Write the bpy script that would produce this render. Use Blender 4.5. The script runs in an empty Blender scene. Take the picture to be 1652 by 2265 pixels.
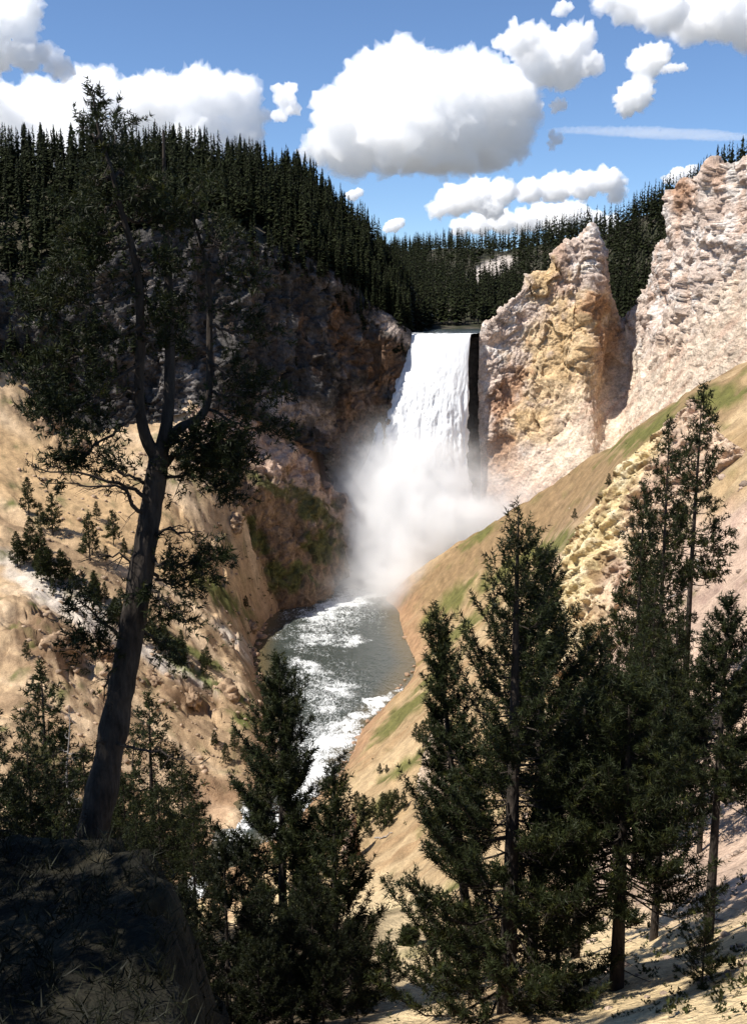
import bpy, math, time
import numpy as np
from math import radians as R, sin, cos, tan, pi

T0 = time.time()
S = bpy.context.scene
C = S.collection
rng = np.random.default_rng(7)

# ------------------------------------------------------------------ camera
# photo pixels are given in a 1652 x 2265 frame; the river at the pool is z = 0
FP, CX, CY, PITCH, CAMZ = 2333.0, 826.0, 1132.5, math.atan(432 / 2333.0), 110.0
cam = bpy.data.objects.new('camera', bpy.data.cameras.new('camera'))
C.objects.link(cam)
cam.location = (0, 0, CAMZ)
cam.rotation_euler = (pi / 2 - PITCH, 0, 0)
cam.data.sensor_fit = 'VERTICAL'
cam.data.sensor_height = 36
cam.data.lens = 36 * FP / 2265.0
cam.data.clip_start = 0.3
cam.data.clip_end = 90000
S.camera = cam

# ------------------------------------------------------------------ sky, sun, exposure
SUN_EL, SUN_AZ = R(55), R(112)          # azimuth counted from straight ahead towards screen left side
sdir = np.array([-sin(SUN_AZ) * cos(SUN_EL), cos(SUN_AZ) * cos(SUN_EL), sin(SUN_EL)])
w = bpy.data.worlds.new('World'); S.world = w; w.use_nodes = True
nt = w.node_tree; nt.nodes.clear()
sky = nt.nodes.new('ShaderNodeTexSky'); sky.sky_type = 'NISHITA'; sky.sun_disc = False
sky.sun_elevation = SUN_EL
sky.sun_rotation = math.atan2(sdir[0], sdir[1])
sky.altitude = 2400; sky.air_density = 1.0; sky.dust_density = 0.0; sky.ozone_density = 6.0
bg = nt.nodes.new('ShaderNodeBackground'); bg.inputs[1].default_value = 0.098
wo = nt.nodes.new('ShaderNodeOutputWorld')
nt.links.new(sky.outputs[0], bg.inputs[0]); nt.links.new(bg.outputs[0], wo.inputs[0])
sun = bpy.data.objects.new('sun', bpy.data.lights.new('sun', 'SUN'))
C.objects.link(sun)
sun.data.energy = 5.0; sun.data.angle = R(0.5); sun.data.color = (1.0, 0.95, 0.87)
from mathutils import Vector
sun.rotation_euler = Vector(sdir).to_track_quat('Z', 'Y').to_euler()
S.view_settings.view_transform = 'Standard'
S.view_settings.look = 'None'
S.view_settings.exposure = 0.62
S.view_settings.gamma = 1.0
S.cycles.use_denoising = True
S.cycles.max_bounces = 38
S.cycles.diffuse_bounces = 3
S.cycles.transparent_max_bounces = 12
S.cycles.volume_bounces = 36
S.cycles.volume_step_rate = 1.0
S.cycles.volume_max_steps = 96

# ------------------------------------------------------------------ pixel <-> place
cp, sp = cos(PITCH), sin(PITCH)
def ray(x, y):
    a = (np.asarray(x, float) - CX) / FP; b = (CY - np.asarray(y, float)) / FP
    return np.stack([a, cp + b * sp, -sp + b * cp], -1)
def pt(x, y, Y):
    d = ray(x, y)
    return np.array([0, 0, CAMZ]) + d * (np.asarray(Y, float) / d[..., 1])[..., None]
def pz(x, y, Z):
    d = ray(x, y)
    return np.array([0, 0, CAMZ]) + d * ((Z - CAMZ) / d[..., 2])[..., None]
def proj(P):
    P = np.asarray(P, float); q = P - np.array([0, 0, CAMZ])
    f = q[..., 1] * cp - q[..., 2] * sp; u = q[..., 1] * sp + q[..., 2] * cp
    f = np.where(np.abs(f) < 1e-6, 1e-6, f)
    return CX + FP * q[..., 0] / f, CY - FP * u / f
def interp_poly(t, pts):
    pts = np.asarray(pts, float)
    return np.interp(t, pts[:, 0], pts[:, 1])

# ------------------------------------------------------------------ noise
_pr = np.random.default_rng(3)
PERM = _pr.permutation(256).astype(np.int64)
G = _pr.normal(size=(256, 3)); G /= np.linalg.norm(G, axis=1)[:, None]
def gnoise(p):
    p = np.asarray(p, float); i = np.floor(p).astype(np.int64); f = p - i
    u = f * f * f * (f * (f * 6 - 15) + 10)
    out = 0
    for dx in (0, 1):
        wx = u[..., 0] if dx else 1 - u[..., 0]
        hx = PERM[(i[..., 0] + dx) & 255]
        for dy in (0, 1):
            wy = u[..., 1] if dy else 1 - u[..., 1]
            hy = PERM[(hx + i[..., 1] + dy) & 255]
            for dz in (0, 1):
                wz = u[..., 2] if dz else 1 - u[..., 2]
                g = G[PERM[(hy + i[..., 2] + dz) & 255]]
                out = out + wx * wy * wz * (g[..., 0] * (f[..., 0] - dx) + g[..., 1] * (f[..., 1] - dy) + g[..., 2] * (f[..., 2] - dz))
    return out * 1.6
def fbm(p, o=4, lac=2.03, gain=0.5):
    s, a = 0, 1.0
    for k in range(o):
        s = s + a * gnoise(p * lac ** k + 17.3 * k); a *= gain
    return s
def ridged(p, o=4, lac=2.07, gain=0.5):
    s, a = 0, 1.0
    for k in range(o):
        s = s + a * (1 - 2 * np.abs(gnoise(p * lac ** k + 31.7 * k))); a *= gain
    return s
_HV = _pr.uniform(-1, 1, 256); _HJ = _pr.uniform(0.1, 0.9, (256, 3)); _HD = _pr.normal(size=(256, 3))
def facet(p, tilt=0.5):
    """broken, flat-faced rock: every cell has its own height and slope"""
    p = np.asarray(p, float); sh = p.shape[:-1]; p = p.reshape(-1, 3); i = np.floor(p).astype(np.int64)
    best = np.full(len(p), 1e9); val = np.zeros(len(p))
    for a in (-1, 0, 1):
        for b in (-1, 0, 1):
            for c in (-1, 0, 1):
                q = i + np.array([a, b, c]); h = PERM[(PERM[(PERM[q[:, 0] & 255] + q[:, 1]) & 255] + q[:, 2]) & 255]
                d = p - q - _HJ[h]; r2 = (d * d).sum(1); m = r2 < best
                best[m] = r2[m]; val[m] = (_HV[h] + tilt * (d * _HD[h]).sum(1))[m]
    return val.reshape(sh)
def sstep(a, b, x):
    t = np.clip((x - a) / (b - a), 0, 1); return t * t * (3 - 2 * t)

# ------------------------------------------------------------------ object helpers
def tag(o, label=None, cat=None, group=None, kind=None):
    if label: o['label'] = label
    if cat: o['category'] = cat
    if group: o['group'] = group
    if kind: o['kind'] = kind
    return o
def empty(name, loc=(0, 0, 0)):
    o = bpy.data.objects.new(name, None); C.objects.link(o); o.location = loc; o.empty_display_size = 0.3
    return o
def mesh_data(name, V, F, mats, smooth=True, col=None, fmat=None):
    """F: list of arrays (n,3) / (n,4) or one array"""
    me = bpy.data.meshes.new(name)
    Fs = F if isinstance(F, list) else [F]
    Fs = [np.asarray(f, np.int32) for f in Fs if len(f)]
    V = np.asarray(V, np.float32)
    nl = sum(f.size for f in Fs); nf = sum(len(f) for f in Fs)
    me.vertices.add(len(V)); me.vertices.foreach_set('co', V.ravel())
    me.loops.add(nl); me.loops.foreach_set('vertex_index', np.concatenate([f.ravel() for f in Fs]))
    me.polygons.add(nf)
    tot = np.concatenate([np.full(len(f), f.shape[1], np.int32) for f in Fs])
    me.polygons.foreach_set('loop_start', np.concatenate([[0], np.cumsum(tot)[:-1]]).astype(np.int32))
    if smooth: me.polygons.foreach_set('use_smooth', np.ones(nf, bool))
    for m in (mats if isinstance(mats, (list, tuple)) else [mats]): me.materials.append(m)
    if fmat is not None: me.polygons.foreach_set('material_index', np.asarray(fmat, np.int32))
    me.update(calc_edges=True)
    if col is not None:
        col = np.asarray(col, np.float32)
        if col.shape[1] == 3: col = np.concatenate([col, np.ones((len(col), 1), np.float32)], 1)
        a = me.color_attributes.new('tint', 'FLOAT_COLOR', 'POINT')
        a.data.foreach_set('color', col.ravel())
    return me
def obj(name, me, parent=None, loc=None):
    o = bpy.data.objects.new(name, me); C.objects.link(o)
    if parent is not None: o.parent = parent
    if loc is not None: o.location = loc
    return o
def grid_faces(nr, nc, off=0):
    a = np.arange(nr * nc).reshape(nr, nc) + off
    return np.stack([a[:-1, :-1], a[1:, :-1], a[1:, 1:], a[:-1, 1:]], -1).reshape(-1, 4)
def catmull(A, n, axis):
    A = np.moveaxis(np.asarray(A, float), axis, 0); m = len(A)
    t = np.linspace(0, m - 1, n); i = np.minimum(t.astype(int), m - 2); f = (t - i).reshape((-1,) + (1,) * (A.ndim - 1))
    P0 = A[np.maximum(i - 1, 0)]; P1 = A[i]; P2 = A[i + 1]; P3 = A[np.minimum(i + 2, m - 1)]
    out = 0.5 * (2 * P1 + (P2 - P0) * f + (2 * P0 - 5 * P1 + 4 * P2 - P3) * f * f + (3 * P1 - P0 - 3 * P2 + P3) * f ** 3)
    return np.moveaxis(out, 0, axis)
def grid_normals(V):
    du = np.gradient(V, axis=0); dv = np.gradient(V, axis=1)
    n = np.cross(du, dv); l = np.linalg.norm(n, axis=-1, keepdims=True)
    return n / np.maximum(l, 1e-9)
def face_camera(N, V):
    s = np.sign(np.sum(N * (np.array([0, 0, CAMZ + 60]) - V), -1)); 
    return N * (1.0 if np.median(s) > 0 else -1.0)
def rgb(*c): return np.array(c, float)
def blend(col, c, m):
    m = np.clip(m, 0, 1)[..., None]
    return col * (1 - m) + np.asarray(c) * m

# ------------------------------------------------------------------ materials
def newmat(name):
    m = bpy.data.materials.new(name); m.use_nodes = True
    t = m.node_tree; t.nodes.clear()
    out = t.nodes.new('ShaderNodeOutputMaterial')
    return m, t, out
def node(t, typ, **kw):
    n = t.nodes.new(typ)
    for k, v in kw.items(): setattr(n, k, v)
    return n
def ground_mat(name, scale, bump, var=0.35, fine=6.0, dist=0.5, crack=0.0):
    """surface colour from the mesh's tint, broken up by world-space noise, with relief"""
    m, t, out = newmat(name); L = t.links.new
    b = node(t, 'ShaderNodeBsdfPrincipled'); b.inputs['Roughness'].default_value = 0.95
    b.inputs['Specular IOR Level'].default_value = 0.12
    at = node(t, 'ShaderNodeVertexColor', layer_name='tint')
    tc = node(t, 'ShaderNodeTexCoord')
    n1 = node(t, 'ShaderNodeTexNoise'); n1.inputs['Scale'].default_value = scale; n1.inputs['Detail'].default_value = 5; n1.inputs['Roughness'].default_value = 0.68
    n2 = node(t, 'ShaderNodeTexNoise'); n2.inputs['Scale'].default_value = scale * fine; n2.inputs['Detail'].default_value = 3; n2.inputs['Roughness'].default_value = 0.7
    for n in (n1, n2): L(tc.outputs['Object'], n.inputs['Vector'])
    mr = node(t, 'ShaderNodeMapRange'); mr.inputs[1].default_value = 0.3; mr.inputs[2].default_value = 0.7
    mr.inputs[3].default_value = 1 - var; mr.inputs[4].default_value = 1 + var
    L(n1.outputs['Fac'], mr.inputs[0])
    mr2 = node(t, 'ShaderNodeMapRange'); mr2.inputs[1].default_value = 0.3; mr2.inputs[2].default_value = 0.7
    mr2.inputs[3].default_value = 1 - var * 0.8; mr2.inputs[4].default_value = 1 + var * 0.8
    L(n2.outputs['Fac'], mr2.inputs[0])
    mu = node(t, 'ShaderNodeMath', operation='MULTIPLY'); L(mr.outputs[0], mu.inputs[0]); L(mr2.outputs[0], mu.inputs[1])
    vm = node(t, 'ShaderNodeVectorMath', operation='SCALE'); L(at.outputs['Color'], vm.inputs[0]); L(mu.outputs[0], vm.inputs['Scale'])
    src = vm.outputs[0]
    L(src, b.inputs['Base Color'])
    ad = node(t, 'ShaderNodeMath', operation='ADD'); L(n1.outputs['Fac'], ad.inputs[0])
    m2 = node(t, 'ShaderNodeMath', operation='MULTIPLY'); m2.inputs[1].default_value = 0.5; L(n2.outputs['Fac'], m2.inputs[0]); L(m2.outputs[0], ad.inputs[1])
    hgt = ad.outputs[0]
    if crack > 0:
        vo = node(t, 'ShaderNodeTexVoronoi', feature='F1'); vo.inputs['Scale'].default_value = scale * 4.5; vo.inputs['Detail'].default_value = 0.0
        va = node(t, 'ShaderNodeVectorMath', operation='MULTIPLY_ADD'); va.inputs[1].default_value = (0.5 / scale, 0.5 / scale, 0.5 / scale)
        L(n2.outputs['Color'], va.inputs[0]); L(tc.outputs['Object'], va.inputs[2]); L(va.outputs[0], vo.inputs['Vector'])
        m3 = node(t, 'ShaderNodeMath', operation='MULTIPLY_ADD'); m3.inputs[1].default_value = crack; L(vo.outputs['Distance'], m3.inputs[0]); L(ad.outputs[0], m3.inputs[2])
        hgt = m3.outputs[0]
    bp = node(t, 'ShaderNodeBump'); bp.inputs['Strength'].default_value = bump; bp.inputs['Distance'].default_value = dist
    L(hgt, bp.inputs['Height']); L(bp.outputs[0], b.inputs['Normal'])
    L(b.outputs[0], out.inputs['Surface'])
    return m
def needle_mat(name, c, trans=0.25, spec=0.2):
    m, t, out = newmat(name); L = t.links.new
    at = node(t, 'ShaderNodeVertexColor', layer_name='tint')
    vm = node(t, 'ShaderNodeVectorMath', operation='MULTIPLY'); vm.inputs[1].default_value = c
    L(at.outputs['Color'], vm.inputs[0])
    d = node(t, 'ShaderNodeBsdfPrincipled'); d.inputs['Roughness'].default_value = 0.6; d.inputs['Specular IOR Level'].default_value = spec
    tr = node(t, 'ShaderNodeBsdfTranslucent')
    L(vm.outputs[0], d.inputs['Base Color']); L(vm.outputs[0], tr.inputs['Color'])
    mx = node(t, 'ShaderNodeMixShader'); mx.inputs[0].default_value = trans
    L(d.outputs[0], mx.inputs[1]); L(tr.outputs[0], mx.inputs[2]); L(mx.outputs[0], out.inputs['Surface'])
    return m
def bark_mat(name, c1, c2, sc=6.0):
    m, t, out = newmat(name); L = t.links.new
    b = node(t, 'ShaderNodeBsdfPrincipled'); b.inputs['Roughness'].default_value = 0.9; b.inputs['Specular IOR Level'].default_value = 0.1
    tc = node(t, 'ShaderNodeTexCoord'); mp = node(t, 'ShaderNodeMapping'); mp.inputs['Scale'].default_value = (1, 1, 0.3)
    n1 = node(t, 'ShaderNodeTexNoise'); n1.inputs['Scale'].default_value = sc; n1.inputs['Detail'].default_value = 8; n1.inputs['Roughness'].default_value = 0.7
    v = node(t, 'ShaderNodeTexVoronoi'); v.inputs['Scale'].default_value = sc * 2.5
    cr = node(t, 'ShaderNodeValToRGB'); cr.color_ramp.elements[0].position = 0.3; cr.color_ramp.elements[1].position = 0.7
    cr.color_ramp.elements[0].color = (*c1, 1); cr.color_ramp.elements[1].color = (*c2, 1)
    L(tc.outputs['Object'], mp.inputs[0]); L(mp.outputs[0], n1.inputs['Vector']); L(mp.outputs[0], v.inputs['Vector'])
    L(n1.outputs['Fac'], cr.inputs[0]); L(cr.outputs[0], b.inputs['Base Color'])
    ad = node(t, 'ShaderNodeMath', operation='ADD'); L(n1.outputs['Fac'], ad.inputs[0]); L(v.outputs['Distance'], ad.inputs[1])
    bp = node(t, 'ShaderNodeBump'); bp.inputs['Strength'].default_value = 0.7; bp.inputs['Distance'].default_value = 0.04
    L(ad.outputs[0], bp.inputs['Height']); L(bp.outputs[0], b.inputs['Normal']); L(b.outputs[0], out.inputs['Surface'])
    return m
M_PALE = ground_mat('pale_rock', 0.2, 1.0, 0.40, 6, 0.9, 0.3)
M_CRAG = ground_mat('crag_rock', 0.45, 1.0, 0.34, 5, 0.45, 0.25)
M_DARK = ground_mat('dark_rock', 0.14, 1.0, 0.55, 5, 1.2, 0.3)
M_SLOPE = ground_mat('talus_soil', 0.35, 0.9, 0.34, 11, 0.5)
M_NEAR = ground_mat('near_soil', 0.8, 0.8, 0.35, 5, 0.25)
M_FLOOR = ground_mat('forest_floor', 0.2, 0.6, 0.4, 5, 0.6)
M_NEEDLE = needle_mat('pine_needles', (1, 1, 1))
M_CONIF = needle_mat('conifer_foliage', (1, 1, 1), 0.12, 0.03)
M_BARK = bark_mat('pine_bark', (0.014, 0.011, 0.009), (0.07, 0.057, 0.047))
M_DEAD = bark_mat('grey_deadwood', (0.16, 0.14, 0.125), (0.36, 0.33, 0.30))

# ------------------------------------------------------------------ ground to the horizon
gx = 45000.0
o = obj('ground', mesh_data('ground', [(-gx, -gx, -8), (gx, -gx, -8), (gx, gx, -8), (-gx, gx, -8)], np.array([[0, 1, 2, 3]]), M_FLOOR, col=np.tile([0.13, 0.13, 0.125], (4, 1))))  # hidden from the camera; neutral grey set to bounce light onto cloud bases
tag(o, 'lowland reaching to the horizon, greyed to bounce light to the clouds', 'ground', kind='structure')

# ------------------------------------------------------------------ canyon slopes as height fields
class TPS:
    def __init__(s, P, lam=2.0):
        P = np.asarray(P, float); s.c = P[:, :2] / 100.0; z = P[:, 2]; n = len(P)
        K = s.k(s.c, s.c) + lam * 1e-3 * np.eye(n); A = np.zeros((n + 3, n + 3)); A[:n, :n] = K
        A[:n, n] = 1; A[:n, n + 1:] = s.c; A[n, :n] = 1; A[n + 1:, :n] = s.c.T
        s.w = np.linalg.solve(A, np.concatenate([z, [0, 0, 0]]))
    @staticmethod
    def k(a, b):
        r2 = ((a[:, None, :] - b[None]) ** 2).sum(-1); return 0.5 * r2 * np.log(r2 + 1e-12)
    def __call__(s, x, y):
        x = np.asarray(x, float); sh = x.shape; q = np.stack([x.ravel(), np.asarray(y, float).ravel()], -1) / 100.0
        out = np.concatenate([s.k(q[i:i + 40000], s.c) @ s.w[:-3] + s.w[-3] + q[i:i + 40000] @ s.w[-2:] for i in range(0, len(q), 40000)])
        return out.reshape(sh)

RB = [(872, 1305), (880, 1350), (890, 1400), (918, 1465), (870, 1545), (795, 1615), (780, 1655), (748, 1715), (695, 1765), (640, 1830), (560, 1905), (450, 2050), (380, 2150)]
LB = [(790, 1268), (740, 1292), (640, 1325), (590, 1370), (562, 1430), (572, 1500), (598, 1600), (610, 1680), (560, 1750), (465, 1785), (430, 1850), (330, 1960), (280, 2015), (180, 2080)]
RBp = np.array([pz(x, y, 0.0) for x, y in RB]); LBp = np.array([pz(x, y, 0.0) for x, y in LB])
RIDGE = [(872, 1305, 418), (940, 1255, 410), (1008, 1210, 400), (1100, 1160, 380), (1200, 1095, 355), (1300, 1020, 325), (1400, 957, 300), (1500, 900, 275), (1590, 855, 255), (1720, 790, 235)]
RIDGEp = np.array([pt(*r) for r in RIDGE])
CRAG_L = [(1545, 885, 190), (1455, 970, 187), (1372, 1050, 184), (1310, 1150, 180), (1258, 1235, 175), (1218, 1305, 170), (1225, 1385, 165)]
CRAG_M = [(1590, 955, 165), (1510, 1010, 165), (1440, 1090, 163), (1375, 1190, 160), (1320, 1280, 155), (1285, 1370, 150), (1275, 1440, 148)]
CRAG_R = [(1660, 1010, 150), (1580, 1080, 148), (1510, 1150, 145), (1450, 1240, 143), (1405, 1330, 140), (1375, 1420, 136), (1345, 1490, 135)]
rp = [*(RBp + [0, 0, -0.5])]
rp += [*RIDGEp]
for p in RIDGEp: rp += [p + np.array([14, 22, -16]), p + np.array([34, 52, -45])]
for x, y, Y in [(340, 2055, 52), (560, 2265, 24), (800, 2265, 30), (800, 2150, 80), (800, 2000, 130), (820, 1860, 170), (900, 1700, 190), (1000, 1540, 215), (1060, 1400, 258), (1200, 1215, 300),
                (1100, 2265, 22), (1250, 2100, 40), (1400, 2210, 23), (1560, 2100, 24), (1650, 2250, 18), (1500, 1750, 70), (1580, 1350, 110), (1600, 1700, 55), (1620, 1150, 130), (1300, 1700, 90), (1750, 1300, 95), (1800, 900, 160)]:
    rp.append(pt(x, y, Y))
for r in CRAG_R: rp.append(pt(*r) + np.array([0, 3, -1]))
for r in CRAG_L[::2]: rp.append(pt(*r) + np.array([2, 14, -14]))
rp += [np.array(p, float) for p in [(0, 0, 103), (8, 4, 106), (-6, 3, 101), (20, 5, 112), (-20, 10, 92), (-30, 25, 80), (-45, 60, 60), (-60, 120, 25), (-60, 170, -1)]]
rp = np.array([p for p in rp])
tR = TPS(rp, 4.0)
CLB = [(-140, 860, 372), (-60, 850, 372), (60, 875, 375), (200, 950, 382), (350, 930, 388), (480, 905, 396), (590, 930, 408), (690, 990, 420), (745, 1080, 430), (765, 1150, 436), (790, 1235, 440)]
lp = [*(LBp + [0, 0, -0.5])]
for r in CLB: lp.append(pt(*r) + np.array([0, 3, 2]))
for x, y, Y in [(60, 1300, 268), (60, 1500, 228), (60, 1700, 196), (-80, 1300, 272), (-80, 1600, 215), (-120, 1050, 320), (60, 1080, 332), (250, 1100, 345), (300, 1350, 287), (380, 1500, 268), (350, 1650, 238), (200, 1850, 195), (450, 1300, 330), (520, 1100, 378), (640, 1110, 405), (700, 1200, 415), (620, 1250, 398), (500, 1250, 355), (480, 1600, 262), (100, 2000, 170), (-100, 2000, 165)]:
    lp.append(pt(x, y, Y))
tL = TPS(np.array(lp), 4.0)

def dist_poly(x, y, P):
    """signed-free plan distance to a polyline"""
    d = np.full(np.shape(x), 1e9)
    for a, b in zip(P[:-1], P[1:]):
        ex, ey = b[0] - a[0], b[1] - a[1]; l = ex * ex + ey * ey
        t = np.clip(((x - a[0]) * ex + (y - a[1]) * ey) / l, 0, 1)
        d = np.minimum(d, np.hypot(x - a[0] - t * ex, y - a[1] - t * ey))
    return d
def zR(x, y, detail=True):
    x = np.asarray(x, float); y = np.asarray(y, float)
    z = tR(x, y)
    if detail:
        # gullies run down the slope (dip direction about (-0.9, 0.35))
        a = x * 0.36 + y * 0.93; b = -x * 0.93 + y * 0.36
        far = sstep(25, 140, y); dr = dist_poly(x, y, RBp); k = sstep(-1, 6, dr)
        g = ridged(np.stack([a / 16, b / 55, 0 * a + 3], -1), 4, gain=0.55)
        h = fbm(np.stack([x / 6, y / 6, 0 * x], -1), 5, gain=0.55)
        z = z + k * (far * 1.3 * (g - 0.5) + (0.25 + 0.55 * far) * h)
    return z
def zL(x, y, detail=True):
    x = np.asarray(x, float); y = np.asarray(y, float)
    z = tL(x, y)
    if detail:
        dr = dist_poly(x, y, LBp); k = sstep(-1, 8, dr)
        a = y * 0.95 + x * 0.3; b = x * 0.95 - y * 0.3
        wob = fbm(np.stack([x / 40, y / 40, 0 * x + 9], -1), 3) * 8
        g = ridged(np.stack([(a + wob) / 34, b / 110, 0 * a + 8], -1), 5, gain=0.55)
        h = fbm(np.stack([x / 9, y / 9, 0 * x + 2], -1), 6, gain=0.58)
        px_, py_ = proj(np.stack([x, y, z], -1))
        smooth = np.clip(patch(px_, py_, [(190, 1110, 330, 110, 24)]), 0, 1)
        rough = np.clip(patch(px_, py_, [(150, 1450, 220, 90, 30), (450, 1560, 150, 60, 20), (120, 930, 160, 60, 35), (520, 1150, 150, 130, 20), (560, 1310, 130, 70, 30), (530, 1420, 110, 70, 40)]), 0, 1)
        f = facet(np.stack([x / 7, y / 7, z / 7], -1), .6)
        z = z + k * (3.4 * (g - 0.6) * (1 - .6 * smooth) + (0.9 + 1.4 * rough) * h * (1 - .8 * smooth) + 1.6 * rough * f)
    return z
def polar(az0, az1, na, r0, r1, nr):
    az = np.linspace(R(az0), R(az1), na); r = np.exp(np.linspace(math.log(r0), math.log(r1), nr))
    A, Rr = np.meshgrid(az, r); return Rr * np.sin(A), Rr * np.cos(A)
def patch(X, Y, lst):
    """soft patches centred on photo pixels; lst of (x, y, rx, ry, angle deg)"""
    m = np.zeros_like(X)
    for x, y, rx, ry, an in lst:
        c, s = cos(R(an)), sin(R(an)); dx, dy = X - x, Y - y
        u = (dx * c + dy * s) / rx; v = (-dx * s + dy * c) / ry
        m = np.maximum(m, 1.25 - np.sqrt(u * u + v * v))
    return m

# right (north) canyon wall
x, y = polar(-33, 31, 330, 6, 470, 400)
z = zR(x, y)
V = np.stack([x, y, z], -1); N = grid_normals(V); N *= np.sign(N[..., 2:3] + 1e-9)
px, py = proj(V)
n1 = fbm(V / 22, 4); n2 = fbm(V / 5.0, 4); n3 = fbm(np.stack([(x * .36 + y * .93) / 5, (-x * .93 + y * .36) / 45, z * 0], -1), 4)
col = np.ones_like(V) * rgb(0.33, 0.23, 0.125)
col = blend(col, rgb(0.42, 0.305, 0.175), sstep(-0.2, 0.5, n3 + 0.5 * n1))
col = blend(col, rgb(0.30, 0.19, 0.10), sstep(0.1, 0.7, -n3 + n2 * .3) * 0.8)
pale = sstep(1880, 2050, py) * sstep(1050, 850, px)
col = blend(col, rgb(0.62, 0.49, 0.29), pale * 0.8)
pink = sstep(1180, 1320, px) * sstep(1080, 1180, py + n1 * 80)
col = blend(col, rgb(0.47, 0.34, 0.26), pink * 0.85)
col = blend(col, rgb(0.30, 0.20, 0.16), pink * sstep(0.15, 0.6, n2) * 0.8)
sandy = sstep(1950, 2100, py) * sstep(1150, 1300, px)
col = blend(col, rgb(0.60, 0.46, 0.25), sandy * 0.8)
up = sstep(0.0, 0.5, n1) * 0.0
brown = patch(px, py, [(1200, 1130, 330, 70, -33), (1500, 930, 200, 60, -30), (1080, 1200, 190, 45, -33), (1330, 1060, 230, 45, -35), (960, 1290, 120, 40, -38)])
col = blend(col, rgb(0.22, 0.145, 0.075), sstep(0.1, 0.6, brown + 0.3 * n2) * 0.85)
grass = patch(px, py, [(1230, 1205, 75, 24, -36), (1560, 895, 130, 34, -28), (1440, 950, 130, 24, -32), (1120, 1260, 130, 22, -37), (1000, 1330, 120, 20, -38), (880, 1590, 95, 22, -42), (1010, 1400, 120, 14, -38), (960, 1500, 80, 14, -40), (830, 1790, 60, 15, -40), (1060, 1185, 60, 14, -35), (900, 1690, 90, 12, -38)])
gm = sstep(0.15, 0.75, grass + 0.55 * n2 + 0.25 * n3)
col = blend(col, rgb(0.105, 0.108, 0.03), gm * 0.9)
red = sstep(9, 1, dist_poly(x, y, RBp) + 6 * n2)
col = blend(col, rgb(0.29, 0.165, 0.095), red * 0.7)
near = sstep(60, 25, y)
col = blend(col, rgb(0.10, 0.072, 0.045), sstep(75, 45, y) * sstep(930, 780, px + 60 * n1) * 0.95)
backs = (z < -3)
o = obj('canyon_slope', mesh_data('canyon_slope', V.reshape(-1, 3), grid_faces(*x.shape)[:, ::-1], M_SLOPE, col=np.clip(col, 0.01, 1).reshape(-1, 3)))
tag(o, 'sandy yellow canyon slope with grass strips below the pale cliff', 'slope', kind='structure')

# left (south) canyon wall
x, y = polar(-29, 2, 330, 150, 465, 310)
z = zL(x, y)
V = np.stack([x, y, z], -1); px, py = proj(V)
n1 = fbm(V / 25, 4); n2 = fbm(V / 6.0, 5); n3 = fbm(np.stack([(y * .95 + x * .3) / 9, (x * .95 - y * .3) / 70, z * 0 + 4], -1), 4)
col = np.ones_like(V) * rgb(0.42, 0.295, 0.175)
col = blend(col, rgb(0.52, 0.385, 0.25), sstep(-0.1, 0.5, n3))
col = blend(col, rgb(0.26, 0.175, 0.105), sstep(0.1, 0.6, -n3 + 0.4 * n2) * 0.75)
oran = patch(px, py, [(170, 1090, 330, 90, 24), (330, 1200, 250, 70, 28)])
col = blend(col, rgb(0.50, 0.335, 0.175), sstep(0, 0.6, oran) * 0.85)
white = patch(px, py, [(150, 1330, 200, 45, 33), (390, 1480, 130, 28, 32), (560, 1010, 160, 32, 30), (560, 1450, 120, 18, 40)])
col = blend(col, rgb(0.60, 0.53, 0.45), sstep(0.1, 0.7, white + 0.3 * n2) * 0.9)
pinkb = patch(px, py, [(620, 960, 150, 60, 35), (700, 1040, 120, 40, 45)])
col = blend(col, rgb(0.42, 0.275, 0.20), sstep(0.1, 0.7, pinkb + 0.3 * n2) * 0.9)
brn = patch(px, py, [(660, 1140, 120, 90, 20), (110, 1420, 110, 70, 35), (700, 1220, 100, 60, 20), (430, 1540, 90, 40, 25)])
col = blend(col, rgb(0.17, 0.105, 0.06), sstep(0.1, 0.7, brn + 0.45 * n2) * 0.9)
grass = patch(px, py, [(650, 1270, 75, 38, 0), (480, 1310, 90, 26, 40), (690, 1080, 90, 14, 35), (450, 1500, 130, 14, 30), (720, 1130, 60, 40, 60), (560, 1370, 60, 15, 40), (540, 1590, 70, 14, 25), (610, 1180, 70, 30, 30), (400, 1430, 120, 12, 30)])
gm = sstep(0.2, 0.8, grass + 0.55 * n2 + 0.1)
col = blend(col, rgb(0.10, 0.115, 0.03), gm * 0.9)
red = sstep(6, 1, dist_poly(x, y, LBp) + 5 * n2)
col = blend(col, rgb(0.31, 0.19, 0.115), red * 0.6)
o = obj('canyon_slope', mesh_data('canyon_slope_south', V.reshape(-1, 3), grid_faces(*x.shape)[:, ::-1], M_SLOPE, col=np.clip(col, 0.01, 1).reshape(-1, 3)))
tag(o, 'orange tan talus slope below the dark shaded cliff', 'slope', kind='structure')
print('slopes', time.time() - T0)

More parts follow.
